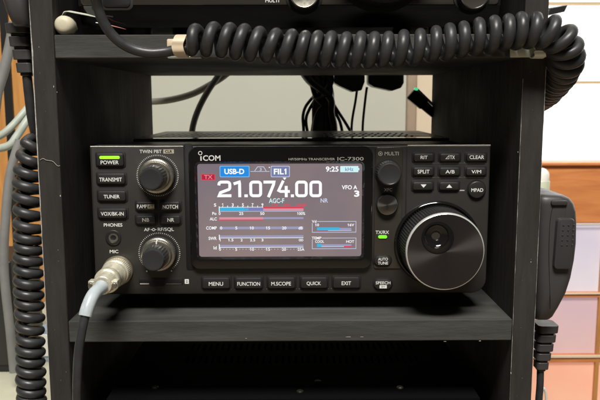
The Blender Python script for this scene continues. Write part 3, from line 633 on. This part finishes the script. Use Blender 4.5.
body = spline(lead, 8)+[]
MB().tube(body, 2.75, 'cord', 16).build('straight_lead', cc)
MB().tube(pts, 3.15, 'cord', 16).build('coil', cc)
# clips
def clip(px0, px1, py0, py1, sx0, sx1, sy0, sy1, label, m1, m2, lip=None):
    r = root('cable_clip', at((px0+px1)/2, py1, -1), label, 'cable clip', 'cable clips on the top shelf')
    a = R2(px0, py0, px1, py1, -1.2); MB().rr(a[0], a[1], a[2], a[3], 0-.02, -1.3, .8, m1, .3, cap0=True).build('backing_plate', r)
    a = at(sx0, sy1, -2); c_ = at(sx1, sy0, -2); w = (c_.x-a.x)
    pth = [Vector((c_.x-w*.15, -1.2, c_.z+.5)), Vector((c_.x-w*.4, -9, c_.z-.3)), Vector((c_.x-w*.42, -16.6, c_.z-3)), Vector((a.x+w*.45, -17.2, (a.z+c_.z)/2-1)), Vector((a.x+w*.55, -16, a.z)), Vector((a.x+w*.6, -7, a.z-1)), Vector((a.x+w*.6, -1.2, a.z-.3))]
    s_ = spline(pth, 6); L = []
    for i, p in enumerate(s_):
        t = (s_[min(i+1, len(s_)-1)]-s_[max(i-1, 0)]).normalized(); nn = Vector((1, 0, 0)).cross(t).normalized()*.35; hx = Vector((3.1, 0, 0))
        L.append([p-hx-nn, p+hx-nn, p+hx+nn, p-hx+nn])
    return r, L
r, L = clip(167, 182, 38.8, 47.4, 176, 189, 36, 55, 'beige clip strap holding the cord at the left end of the coil', 'cream', 'cream')
MB().loops(L, 'cream').build('strap', r)
a = R2(168, 56.2, 201, 58.2, -2); MB().box(a[0], a[1], -3.2, -.1, a[2], a[3], 'steel').build('metal_foot', r, bevel=.2)
r, L = clip(510.3, 547.6, 47.4, 57.2, 529, 541, 45.6, 56.4, 'pale green clip under the coil on the right upright', 'white', 'white')
MB().loops([[Vector((q.x, q.y*.62, q.z)) for q in l] for l in L], 'white').build('strap', r)

# ------------------------------------------------------------------ upper radio
up = root('transceiver', (132, 110, H+T), 'dark radio on the top shelf, only the bottoms of its knobs showing', 'radio')
YU = 14
def UZ(py): return at(300, py, YU).z
zb = UZ(5.5); b = MB()
b.loops([[(x, y_, z_) for (y_, z_) in pr_] for x in (10, 254) for pr_ in [[(YU, zb), (YU, zb+84), (YU+3, zb+88), (YU+220, zb+88), (YU+220, H+T+8), (YU+8, H+T+6), (YU+3.5, UZ(19.5)), (YU+1.2, zb-1.5)]]], 'gloss')
ub = b.build('case', up, bevel=.6)
b = MB(); b.rr(12, 252, zb+.3, zb+84, YU+.5, YU-.9, 2, 'gloss2', .5); a = R2(101, -60, 131.5, 10.5, YU); b.rr(*a, YU-.8, YU-1.1, 3.5, 'panel', .2); b.rr(a[0]+1.6, a[1]-1.6, a[2]+1.6, a[3]-1.6, YU-1, YU-1.6, 2.5, 'well', .3)
b.text('MULTI', (265.4, -1.4, 279, 2.3), YU-1, 'print'); b.build('front_panel', up)
for px, py, r, h in ((304, -4, 9.6, 12), (381, -38, 27.5, 22), (471, -4, 9.6, 9)):
    c = at(px, py, YU); k = MB(); k.lathe(c.x, c.z, [(r+.9, YU-.9), (r+.9, YU-1.8), (r, YU-2.0)], 'well', 72)
    k.lathe(c.x, c.z, [(r*.93, YU-1.5), (r*.92, YU-h+2), (r*.86, YU-h+.4)], 'rubber', 240, knurl={0: (.12, 48), 1: (.12, 48)}, cap=False)
    k.lathe(c.x, c.z, [(r*.86, YU-h+.4), (r*.80, YU-h)], 'chrome' if r > 20 else 'satinmetal', 72, cap=False); k.lathe(c.x, c.z, [(r*.80, YU-h), (r*.78, YU-h+.1)], 'dialface' if r > 20 else ('satinmetal' if px < 400 else 'gloss2'), 72)
    k.build('knob' if r < 20 else 'tuning_dial', up)
for fx in (40, 224):
    for fy in (40, 200): MB().loops([[(fx+q*cos(2*pi*k/20), fy+q*sin(2*pi*k/20), z) for k in range(20)] for q, z in ((7, H+T+.05), (7.4, H+T+2), (7.2, H+T+8.5))], 'rubber').build('foot', up)

# small things lying on the top shelf
p = at(66.5, 29.2, 8)
pg = root('jack_plug', (p.x, 8, H+T), 'small cream round plug with a white tag at the left end of the top shelf', 'plug')
b = MB(); Rr = 5.6; zc = H+T+Rr+.1
b.lathe(p.x, zc, [(4.6, 12), (Rr, 9), (Rr, 5), (5.0, 2.6), (3.6, 1.4), (2.2, 1.0)], 'tan', 40); b.lathe(p.x, zc, [(2.2, 22), (4.6, 12)], 'blackplastic', 24, cap=False); b.build('plug_body', pg)
b = MB(); pt_ = [Vector((p.x-.5, 6, zc+Rr)), Vector((p.x+1.6, 5, zc+Rr+1.9)), Vector((p.x+6, 8, zc+Rr+1.5)), Vector((p.x+14, 18, zc+Rr+.6)), Vector((p.x+24, 26, zc+Rr-.8))]
s_ = spline(pt_, 6); b.loops([[q+Vector((0, -3.2, -.5)), q+Vector((0, 3.2, .5)), q+Vector((0, 3.2, .9)), q+Vector((0, -3.2, -.1))] for q in s_], 'white'); b.build('paper_tag', pg)
q0 = at(104, 24.2, 20); q1 = at(126, 29.2, 20)
b = MB(); b.tube([Vector((q0.x, 14, q0.z)), Vector(((q0.x+q1.x)/2, 17, (q0.z+q1.z)/2)), Vector((q1.x, 20, q1.z))], [.34, .3, .1], 'red', 8)
b.tube([Vector((q0.x-3, 13.6, q0.z+.2)), Vector((q0.x+5, 14.4, q0.z-.6))], [.3, .52], 'white', 8); tag(b.build('marker_pin'), 'thin red and white pin lying across the dark gap behind the straight lead', 'pin')

# ------------------------------------------------------------------ power supply below
ps = root('power_supply', (132, 100, ZB+14), 'nearly black slotted metal box on the lowest shelf under the lit radio', 'power supply')
b = MB(); zt = -56; X0_, X1_, Y0_, Y1_ = 16, 250, 16, 235
b.add([(X0_, Y0_, ZB+15), (X1_, Y0_, ZB+15), (X1_, Y1_, ZB+15), (X0_, Y1_, ZB+15), (X0_, Y0_, zt), (X1_, Y0_, zt), (X1_, Y1_, zt), (X0_, Y1_, zt)], [(0, 3, 2, 1), (0, 1, 5, 4), (1, 2, 6, 5), (2, 3, 7, 6), (3, 0, 4, 7)], 'psu')
xs = [(54+i*4.6, 58.6+i*4.6) for i in range(37)]; plate(b, X0_, X1_, Y0_, Y1_, zt, xs, [(76, 92), (103, 119)], 0, .9, 'psu')
b.quad((X0_, Y0_, zt-12), (X1_, Y0_, zt-12), (X1_, Y1_, zt-12), (X0_, Y1_, zt-12), 'well')
b.build('housing', ps)
for fx in (30, 236): MB().box(fx-6, fx+6, 30, 42, ZB+14.05, ZB+15, 'rubber').build('foot', ps)
for px, py in ((300, 392), (318, 382), (155, 388), (400, 388)):
    p = atz(px, py, zt); MB().loops([[(p.x+r*cos(2*pi*k/16), p.y+r*sin(2*pi*k/16), z) for k in range(16)] for r, z in ((2.2, zt+.02), (2.2, zt+.6), (1.6, zt+1.1))], 'satinmetal' if px == 400 else 'case').build('screw', ps)

# ------------------------------------------------------------------ hand microphones
def hand_mic(name, sections, label, group, ymid, depth, cordpts, ridge, cordr, flip=1):
    r = root(name, sections[-1][3] if False else (sections[len(sections)//2][1], ymid, sections[-1][0]), label, 'hand microphone', group)
    L = []
    for z, xa, xb, *q in sections:
        k = q[0] if q else 1; L.append([(x, y_, z) for x, y_ in rloop(xa, xb, ymid-depth/2*k, ymid+depth/2*k, min(7, (xb-xa)*.36), 5)])
    b_ = MB(); b_.loops(L, 'mic'); return r, b_
SE = []
YM = 34; yfr = YM-24
def sec(py, pxa, pxb, k=1): a = at(pxa, py, yfr); c_ = at(pxb, py, yfr); return (a.z, a.x, c_.x, k)
mo = 537.5
secs = [sec(195.5, 546, 560, .8), sec(196.6, 540, 568, .92), sec(199.5, mo, 573.5, .98), sec(205, mo, 577.4), sec(213, mo, 579.4), sec(225, mo, 580), sec(245, mo, 579.6), sec(262, mo, 577.6), sec(280, mo, 574), sec(295, mo+.5, 569), sec(310, mo+.5, 562.2, .9), sec(320, mo+.5, 557.5, .8), sec(323.5, mo+1, 555.5, .7)]
hm, b = hand_mic('hand_microphone', secs, 'black hand microphone hanging outside the right upright, side button facing out', 'hand microphones hung beside the rack', YM, 48, None, None, 0)
b.build('body', hm, ang=60)
a = R2(553.4, 217.6, 577.2, 268.4, yfr)
# side button, leaning with the body
b = MB()
LX = []
for off, yy in ((0, yfr+3), (0, yfr-2.2), (.35, yfr-2.9), (1.0, yfr-3.2)):
    lp = rloop(a[0]+off, a[1]-2.4-off, a[2]+off, a[3]-off, 2.4-off*.6, 5); LX.append([(x-(a[3]-z)*.028*1, yy, z) for x, z in lp])
b.loops(LX, 'micpad', False)
for i in range(5):
    for j in range(3):
        X_ = a[0]+3.6+j*3.1; Z_ = a[3]-4-i*3.0; b.lathe(X_-(a[3]-Z_)*.028, Z_, [(.6, yfr-3.15), (.5, yfr-3.5), (.2, yfr-3.6)], 'micpad', 10)
b.build('talk_button', hm)
a = R2(550.5, 200.3, 567, 205, yfr); b = MB(); b.rr(*a, yfr+2, yfr-1.6, 1.2, 'micpad', .5); b.build('top_button', hm)
c0 = R2(565.2, 206, 565.7, 217, yfr); MB().box(c0[0], c0[1], yfr-.12, yfr+.4, c0[2], c0[3], 'well').build('seam', hm)
MB().tube(spline([at(x, y_, yfr+.05) for x, y_ in ((553.5, 206), (551.5, 212), (549.8, 225), (549, 245), (549, 265), (549.6, 285), (550.2, 300), (550, 309))], 6), .22, 'well', 6).build('seam', hm)
# strain relief: four stepped collars with slits between
def relief(parent, pa_, pb_, r0, r1, n, gap, m):
    b_ = MB()
    for i in range(n):
        f0 = i/n
        for (fa, fb, q) in ((f0, f0+gap/n, 1), (f0+gap/n, f0+1/n, .78)):
            L = []
            for t in (fa, fb):
                pp = pa_.lerp(pb_, t); r_ = (r0+(r1-r0)*fa)*q; L.append([(x, y_, pp.z) for x, y_ in rloop(pp.x-r_, pp.x+r_, pp.y-r_*1.1, pp.y+r_*1.1, r_*.45, 5)])
            b_.loops(L, m)
    return b_.build('strain_relief', parent, bevel=.35)
cpt = [at(545.5, 323, YM), at(545.2, 338, YM), at(543.3, 354, YM), at(540.4, 370, YM)]
relief(hm, cpt[0], cpt[-1], 6.7, 3.2, 5, .76, 'mic')
MB().tube(spline([cpt[-1], at(540, 385, YM), at(538.6, 405, YM), at(538, 440, YM)], 8), 2.3, 'cord', 14).build('cord', hm)
MB().box(W+13.2, at(541, 250, YM).x, YM-9, YM+9, at(300, 275, YM).z, at(300, 225, YM).z, 'steel').build('hanger', hm, bevel=.5)
# left one
YM2 = 18; yfr = YM2-18; mo2 = -15.2
def secl(py, pxa, k=1): a = at(pxa, py, yfr); return (a.z, a.x, mo2, k)
secs = [secl(-140, -40, .9), secl(-130, -46), secl(-90, -44), secl(-50, -24), secl(-20, -8), secl(0, 0.6), secl(8, 3.2), secl(16, 6.4, .95), secl(23.5, 9.3, .85), secl(25, 10.6, .8)]
hl, b = hand_mic('hand_microphone', secs, 'black hand microphone above the left coiled cord, cropped at the top left', 'hand microphones hung beside the rack', YM2, 36, None, None, 0)
b.build('body', hl, ang=60)
c0 = R2(9.6, 22.6, 28, 23.2, yfr-.1)
cpt = [at(19.6, 24, YM2), at(21.4, 42, YM2), at(24.2, 60, YM2), at(27, 76, YM2)]
relief(hl, cpt[0], cpt[-1], 6.6, 3.6, 4, .76, 'mic')
YK = 22
A = [at(32.6, 143, YK), at(30.5, 153, YK), at(29, 170, YK), at(28, 200, YK), at(28.2, 240, YK), at(29, 290, YK), at(30.2, 340, YK), at(31.5, 400, YK), at(33, 450, YK)]
pts = coil(A, lambda f: 5.2 if f < .05 else 6.1, 3.1, lambda f: (8.1-1.9*f), 'coil', hl, ph=-.6, sgn=1, hint=Vector((0, -1, 0)))
d0 = spline([cpt[-1], at(29, 95, YM2+1), at(32, 118, YM2+3), at(36.5, 140, YM2+8), pts[0]+Vector((2.4, 4.5, 2.5)), pts[0], pts[1]], 8)
MB().tube(d0[:-1]+pts[1:], [2.75+.35*min(1, i/60) for i in range(len(d0)-1+len(pts)-1)], 'cord', 14).build('coiled_cord', hl)

# ------------------------------------------------------------------ behind the rack
YW = 700
def backbox(px0, px1, py0, py1, Y, dep, m, mb=None):
    a = R2(px0, py0, px1, py1, Y); (mb or MB()).box(a[0], a[1], Y, Y+dep, a[2], a[3], m); return a
xr = at(406, 100, YW).x; x2 = at(415.5, 100, YW).x; x3 = at(482, 100, YW).x
struct(MB().box(-1500, xr, YW, YW+60, -760, 1500, 'wall').build('wall'))
b = MB(); b.box(xr, x2, YW-12, YW+60, -760, 1500, 'trim'); tag(b.build('door_post', bevel=2), 'brown upright trim strip at the right end of the pale wall', 'trim')
tag(MB().box(x2, x3, YW-2, YW+60, -760, 1500, 'wall2').build('door_panel'), 'cream door panel seen past the brown trim strip', 'door')
# window
zs = at(560, 168, YW).z; zt_ = 1250; xe = x3+1100
win = root('window', ((x3+xe)/2, YW, zs), 'bright paper window with thin pale wooden bars behind the right upright', 'window')
b = MB(); zsb = []
for py in (3.2, 82.3): zsb.append(at(580, py, YW-10).z)
step = zsb[0]-zsb[1]
b.box(x3, x3+14, YW-18, YW+20, zs-12, zt_, 'windowwood'); b.box(xe-14, xe, YW-18, YW+20, zs-12, zt_, 'windowwood')
z = zsb[1]
while z < zt_: b.box(x3+14, xe-14, YW-10, YW+2, z-2.1, z+2.1, 'windowwood'); z += step
b.box(x3+14, xe-14, YW-18, YW+20, zs-12, zs, 'windowwood')
for k in (430, 760): b.box(x3+k, x3+k+7, YW-9, YW+1, zs, zt_, 'windowwood')
b.build('frame', win)
MB().box(x3+14, xe-14, YW+4, YW+10, zs, zt_, 'pane').build('pane', win)
struct(MB().box(x3, xe+400, YW+21, YW+60, -760, zs-12, 'wall').build('wall'))
p = at(552, 12, 620)
b = MB(); a0, a1 = at(548, 15.8, 620), at(567, 5.2, 620)
b.loops([[(x, y_, z_+dz_) for (x, z_) in ((a0.x, a0.z), (a1.x-4, a0.z+5), (a1.x, a1.z), (a0.x, a1.z-4))] for y_, dz_ in ((616, 0), (628, 1))], 'blackplastic')
b.box(a0.x-2, a0.x+1, 618, YW-19, a0.z+2, a1.z-6, 'steel'); tag(b.build('window_latch', bevel=1), 'small dark metal latch in front of the bright window', 'latch')
# orange cabinet on the right
YO = 640
bx0 = at(478, 200, YO).x; bx1 = at(760, 200, YO).x; DZ = -150; DZ2 = -744
cab = root('wooden_cabinet', ((bx0+bx1)/2, YO+20, DZ2), 'orange wooden cabinet with pale frosted panes behind the right microphone', 'cabinet')
ztop = at(580, 162.2, YO).z; zmid = at(580, 223, YO).z
MB().box(bx0, bx1, YO, YO+40, zmid, ztop-5, 'owood').build('top_board', cab, bevel=1.5)
MB().box(bx0-4, bx1+4, YO-6, YO+41, ztop-5, ztop, 'owood').build('cornice', cab, bevel=1.5)
b = MB()
zr = [at(585, q, YO).z for q in (225.5, 292.4, 297.6, 354.6, 362.6, 432)]
b.box(bx0, bx1, YO, YO+16, zr[2], zr[1], 'owood'); b.box(bx0, bx1, YO, YO+16, zr[4], zr[3], 'owood'); b.box(bx0, bx1, YO, YO+16, DZ2, zr[5], 'owood')
for px in (498, 597.6, 700): q = at(px, 330, YO); b.box(q.x-.2, q.x+5.4, YO-.6, YO+15, DZ2+.3, zmid, 'owoodv')
b.build('frame', cab, bevel=.6)
b = MB(); 
for z_, h_ in ((zr[1]-.2, 2.4), (zr[3]-.2, 4.2), (zmid-.5, 2.0)): b.box(bx0+1, bx1-1, YO-3.0, YO-.7, z_-h_, z_, 'barglint')
b.build('rail_highlight', cab, bevel=.5)  # strips added to show the highlights along the bars
for (za, zb_, m_) in ((zr[1], zmid, 'frost'), (zr[3], zr[2], 'frostm'), (zr[5], zr[4], 'frost2')):
    MB().box(bx0+1, bx1-1, YO+6, YO+9, za, zb_, m_).build('pane', cab)
# bottle on a small stand
YBt = 420
p = at(541.5, 200, YBt); zb0 = at(543, 214, YBt).z; zc1 = at(543, 180.5, YBt).z; ze = at(543, 168, YBt).z; bx = p.x-2
st = root('stand', (bx-12, YBt, -745), 'slim dark stand carrying the pale green bottle', 'stand')
MB().box(bx-26, bx+15, YBt-16, YBt+16, zb0-6, zb0, 'blackplastic').build('stand_top', st, bevel=.6)
MB().box(bx-24, bx-16, YBt-5, YBt+5, -735, zb0-6, 'blackplastic').build('stand_post', st, bevel=.6)
MB().box(bx-60, bx+15, YBt-50, YBt+50, -744.5, -735, 'blackplastic').build('stand_base', st, bevel=.6)
bt = root('bottle', (bx, YBt, zb0), 'pale green bottle with a white domed cap beside the right upright', 'bottle')
def vl(cx, cy, prof, m, n=32): return MB().loops([[(cx+r*cos(2*pi*k/n), cy+r*sin(2*pi*k/n), z) for k in range(n)] for r, z in prof], m)
vl(bx, YBt, [(10.2, zb0+.2), (10.6, zb0+2), (10.6, zc1-1), (10, zc1)], 'bottle').build('bottle_body', bt)
vl(bx, YBt, [(9.6, zc1), (9.6, zc1+7), (8.2, ze-4), (5.5, ze-1.2), (2.5, ze)], 'cap').build('cap', bt)
# desk
struct(MB().box(-2500, 2500, -2500, 699, -770, -745, 'trim').build('floor'))
struct(MB().box(-900, 277, -40, 560, DZ-24, DZ, 'desk').build('desk'))
# left background
lw = root('wooden_door', (-420, 570, -744.5), 'orange wooden door behind the left coiled cord', 'door')
xa = at(-220, 100, 561).x; xb = at(46, 100, 561).x
MB().box(xa, xb, 561, 580, -744.5, 700, 'owoodv').build('door_leaf', lw, bevel=1)
a = at(2.5, 60, 559); b_ = at(10.5, 60, 559); MB().box(a.x, b_.x, 557, 560.9, -744, 700, 'blackplastic').build('edge_strip', lw)
def cable(name, pts, r, m, label, cat='cable', group=None):
    return tag(MB().tube(spline(pts, 10), r, m, 14).build(name), label, cat, group)
cable('cable', [at(14, 22, 300), at(10, 45, 300), at(4, 70, 298), at(-3, 95, 296), at(-8, 140, 296)], 5.0, 'greycord', 'thick dark grey cable slanting in front of the orange door')
cable('cable', [at(45, 90, 330), at(27, 109, 300), at(14, 124, 290), at(2, 134.5, 285), at(-14, 142, 285)], 3.6, 'palecord', 'upper of two pale green cables entering at the left edge', group='pale cables at the left edge')
cable('cable', [at(46, 100, 320), at(29, 118, 290), at(17, 136, 280), at(8, 146, 276), at(-12, 150, 276)], 3.8, 'palecord', 'lower of two pale green cables entering at the left edge', group='pale cables at the left edge')
cable('cable', [at(20, 140, 260), at(10, 175, 255), at(5.5, 220, 250), at(4, 270, 250), at(10, 330, 250), at(14, 372, 250)], 4.2, 'greycord', 'dark grey cable curving down behind the left coiled cord')
a = at(-60, 262, 300); c_ = at(10.5, 262, 300)
b = MB(); b.box(a.x, c_.x, 300, 380, DZ+.2, a.z, 'blackplastic'); b.box(a.x+4, c_.x-4, 298, 299.95, DZ+8, a.z-8, 'case'); tag(b.build('adapter_box', bevel=2), 'black box standing on the desk at the lower left edge', 'box')
a = at(38, 345, 330); c_ = at(50, 326, 330)
b = MB(); b.box(a.x, c_.x+3, 330, 350, DZ+.2, c_.z-4, 'bluepaper'); b.box(a.x+1, c_.x+2, 328.5, 329.9, DZ+6, c_.z-9, 'cap'); tag(b.build('carton', bevel=.8), 'small blue carton glimpsed between the coiled cord and left upright', 'carton')
# in the rack's rear opening
cable('cable', [at(120, 101, 330), at(152, 101.5, 330), at(172, 99.5, 330), at(192, 94, 332), at(208, 86, 336), at(224, 76, 340), at(240, 62, 345)], 3.4, 'beigecord', 'beige cable sagging across the pale wall behind the rack')
cable('cable', [at(190, 150, 300), at(193, 126, 300), at(199, 108, 300), at(208, 91, 300), at(218, 76, 302), at(228, 60, 305)], 3.1, 'greycord', 'grey cable rising from behind the lit radio at the left')
bd = root('cable_bundle', at(322, 130, 285), 'black bundle of tied power cords behind the lit radio', 'cable bundle')
rnd = random.Random(3)
for k in range(17):
    o0 = rnd.uniform(-13, 12); o1 = rnd.uniform(-8, 8); o2 = rnd.uniform(-8, 10); Yk = 284+rnd.uniform(-6, 8)
    MB().tube(spline([at(318+o0*1.15-8, 60, Yk), at(320+o0*.9, 80, Yk), at(324+o1, 98, Yk-2), at(323+o2*.8, 112, Yk), at(322+o2*1.2, 128, Yk), at(321+o2*1.3, 150, Yk)], 8), rnd.uniform(1.6, 4.2), 'rearblack', 10).build('cord', bd)
b = MB(); c_ = at(322, 97, 284); b.tube([c_+Vector((-9*cos(t), 8*sin(t)-2, 1.5*sin(t*2))) for t in [2*pi*k/24 for k in range(25)]], 1.2, 'rearblack', 8); b.build('cable_tie', bd)
a = R2(312, 100, 334, 134, 280); MB().box(a[0], a[1], 281, 292, a[2]-20, a[3], 'rearblack').build('plug_block', bd, bevel=3)
for pts_ in ([(314, 96), (306, 106), (303, 116), (303.5, 128), (304, 140)], [(316, 98), (309, 110), (306, 120), (308, 135)], [(328, 94), (336, 108), (345, 122), (352, 134)], [(327, 96), (334, 110), (340, 122), (343, 136)], [(326, 78), (329.5, 86), (329, 94), (325, 100)]):
    MB().tube(spline([at(x, y_, 286) for x, y_ in pts_], 8), 1.5, 'rearblack', 10).build('cord', bd)
for (x0_, x1_, ya_, yb_, cxp, lab) in ((334, 364, 66, 89, (357, 93, 351.5, 134), 'black power adapter hanging left of its larger neighbour under the top shelf'), (368, 403, 66, 90, (367, 90, 362.5, 134), 'larger black power adapter hanging nearer the right end of the opening')):
    r = root('power_adapter', at((x0_+x1_)/2, yb_, 290), lab, 'power adapter', 'power adapters behind the rack')
    b = MB(); L = []
    for y_, q in ((276, 1.2), (278, 0), (300, 0), (302, 1.2)):
        L.append([(v_.x, y_, v_.z) for v_ in [at(x, z_, 285) for x, z_ in ((x0_+q, ya_), (x0_+q, yb_-6), (x0_+5, yb_-3), (x1_-12, yb_+3 if x0_ < 350 else yb_+1), (x1_-3, yb_+2-(.5 if x0_ < 350 else 4)), (x1_-q, yb_-7), (x1_-q, ya_))]])
    b.loops(L, 'rearblack'); b.build('body', r, bevel=1.2)
    MB().tube(spline([at(cxp[0], cxp[1]-3, 288), at(cxp[0]-1.5, cxp[1]+8, 288), at(cxp[2]+.5, cxp[3]-12, 288), at(cxp[2], cxp[3]+8, 288)], 8), 1.25, 'rearblack', 10).build('cord', r)
uc = root('power_lead', at(420, 105, 272), 'black plug with a tiny green light at the right end of the rear opening', 'plug')
p0, p1, p2 = at(410.5, 93.5, 262), at(424, 105, 262), at(436, 116, 262)
d = (p2-p0).normalized(); nn = Vector((0, 1, 0)).cross(d)
def obar(pa_, pb_, w0, w1, h, m): 
    L = [[pa_+nn*w0+Vector((0, -h, 0)), pa_+nn*w0+Vector((0, h, 0)), pa_-nn*w0+Vector((0, h, 0)), pa_-nn*w0+Vector((0, -h, 0))], [pb_+nn*w1+Vector((0, -h, 0)), pb_+nn*w1+Vector((0, h, 0)), pb_-nn*w1+Vector((0, h, 0)), pb_-nn*w1+Vector((0, -h, 0))]]
    return MB().loops(L, m)
obar(p0, p1, 5.6, 5.2, 4, 'rearblack').build('body', uc, bevel=.8); obar(p1, p2, 4.2, 3.4, 3, 'rubber').build('strain_relief', uc, bevel=.6)
sg = 1 if nn.z > 0 else -1
o_ = nn*sg*6.6; obar(p0+o_+d*2, p2+o_*.8, 1.3, 1.0, 3.4, 'steel').build('side_strip', uc, bevel=.4)
q = p0+nn*sg*5.4; MB().loops([[(q.x+1.2+r_*cos(2*pi*k/14), y_, q.z+r_*.7*sin(2*pi*k/14)) for k in range(14)] for r_, y_ in ((1.9, 262), (1.9, 257.5), (1.0, 256.8))], 'ledteal').build('indicator_lamp', uc)
MB().tube(spline([p2, at(446, 126, 268), at(460, 140, 275)], 6), 2.2, 'rearblack', 10).build('cord', uc)
# small white cable loop at lower right
cable('cable', [at(541, 430, 120), at(541.5, 400, 120), at(543, 389, 120), at(545.5, 392, 120), at(546.5, 405, 120), at(547, 430, 120)], 1.0, 'cap', 'thin white cable loop at the bottom right of the rack')

# ------------------------------------------------------------------ light
w = bpy.data.worlds.new('World'); scn.world = w; w.use_nodes = True
bg = w.node_tree.nodes['Background']; bg.inputs[0].default_value = (.95, .92, .86, 1); bg.inputs[1].default_value = .055
def area(name, loc, tgt, sx, sy, power, c):
    l = bpy.data.lights.new(name, 'AREA'); l.shape = 'RECTANGLE'; l.size = sx; l.size_y = sy; l.energy = power; l.color = c
    o = bpy.data.objects.new(name, l); col.objects.link(o); o.location = loc
    o.rotation_euler = (Vector(tgt)-Vector(loc)).to_track_quat('-Z', 'Y').to_euler(); return o
area('ceiling_lamp', (.10, -1.12, 1.78), (.13, 0, .05), .9, .5, 80, (1, .965, .90))
area('wall_fill_light', (-.2, .42, 1.35), (.1, .66, 0), .7, .3, 3.2, (1, .965, .93))  # added fill with no visible fixture, brightens the wall behind the rack
scn.view_settings.view_transform = 'Standard'; scn.view_settings.look = 'None'; scn.view_settings.exposure = 0; scn.view_settings.gamma = 1
scn.render.engine = 'CYCLES'; scn.render.resolution_x = 1024; scn.render.resolution_y = 683
scn.cycles.max_bounces = 8
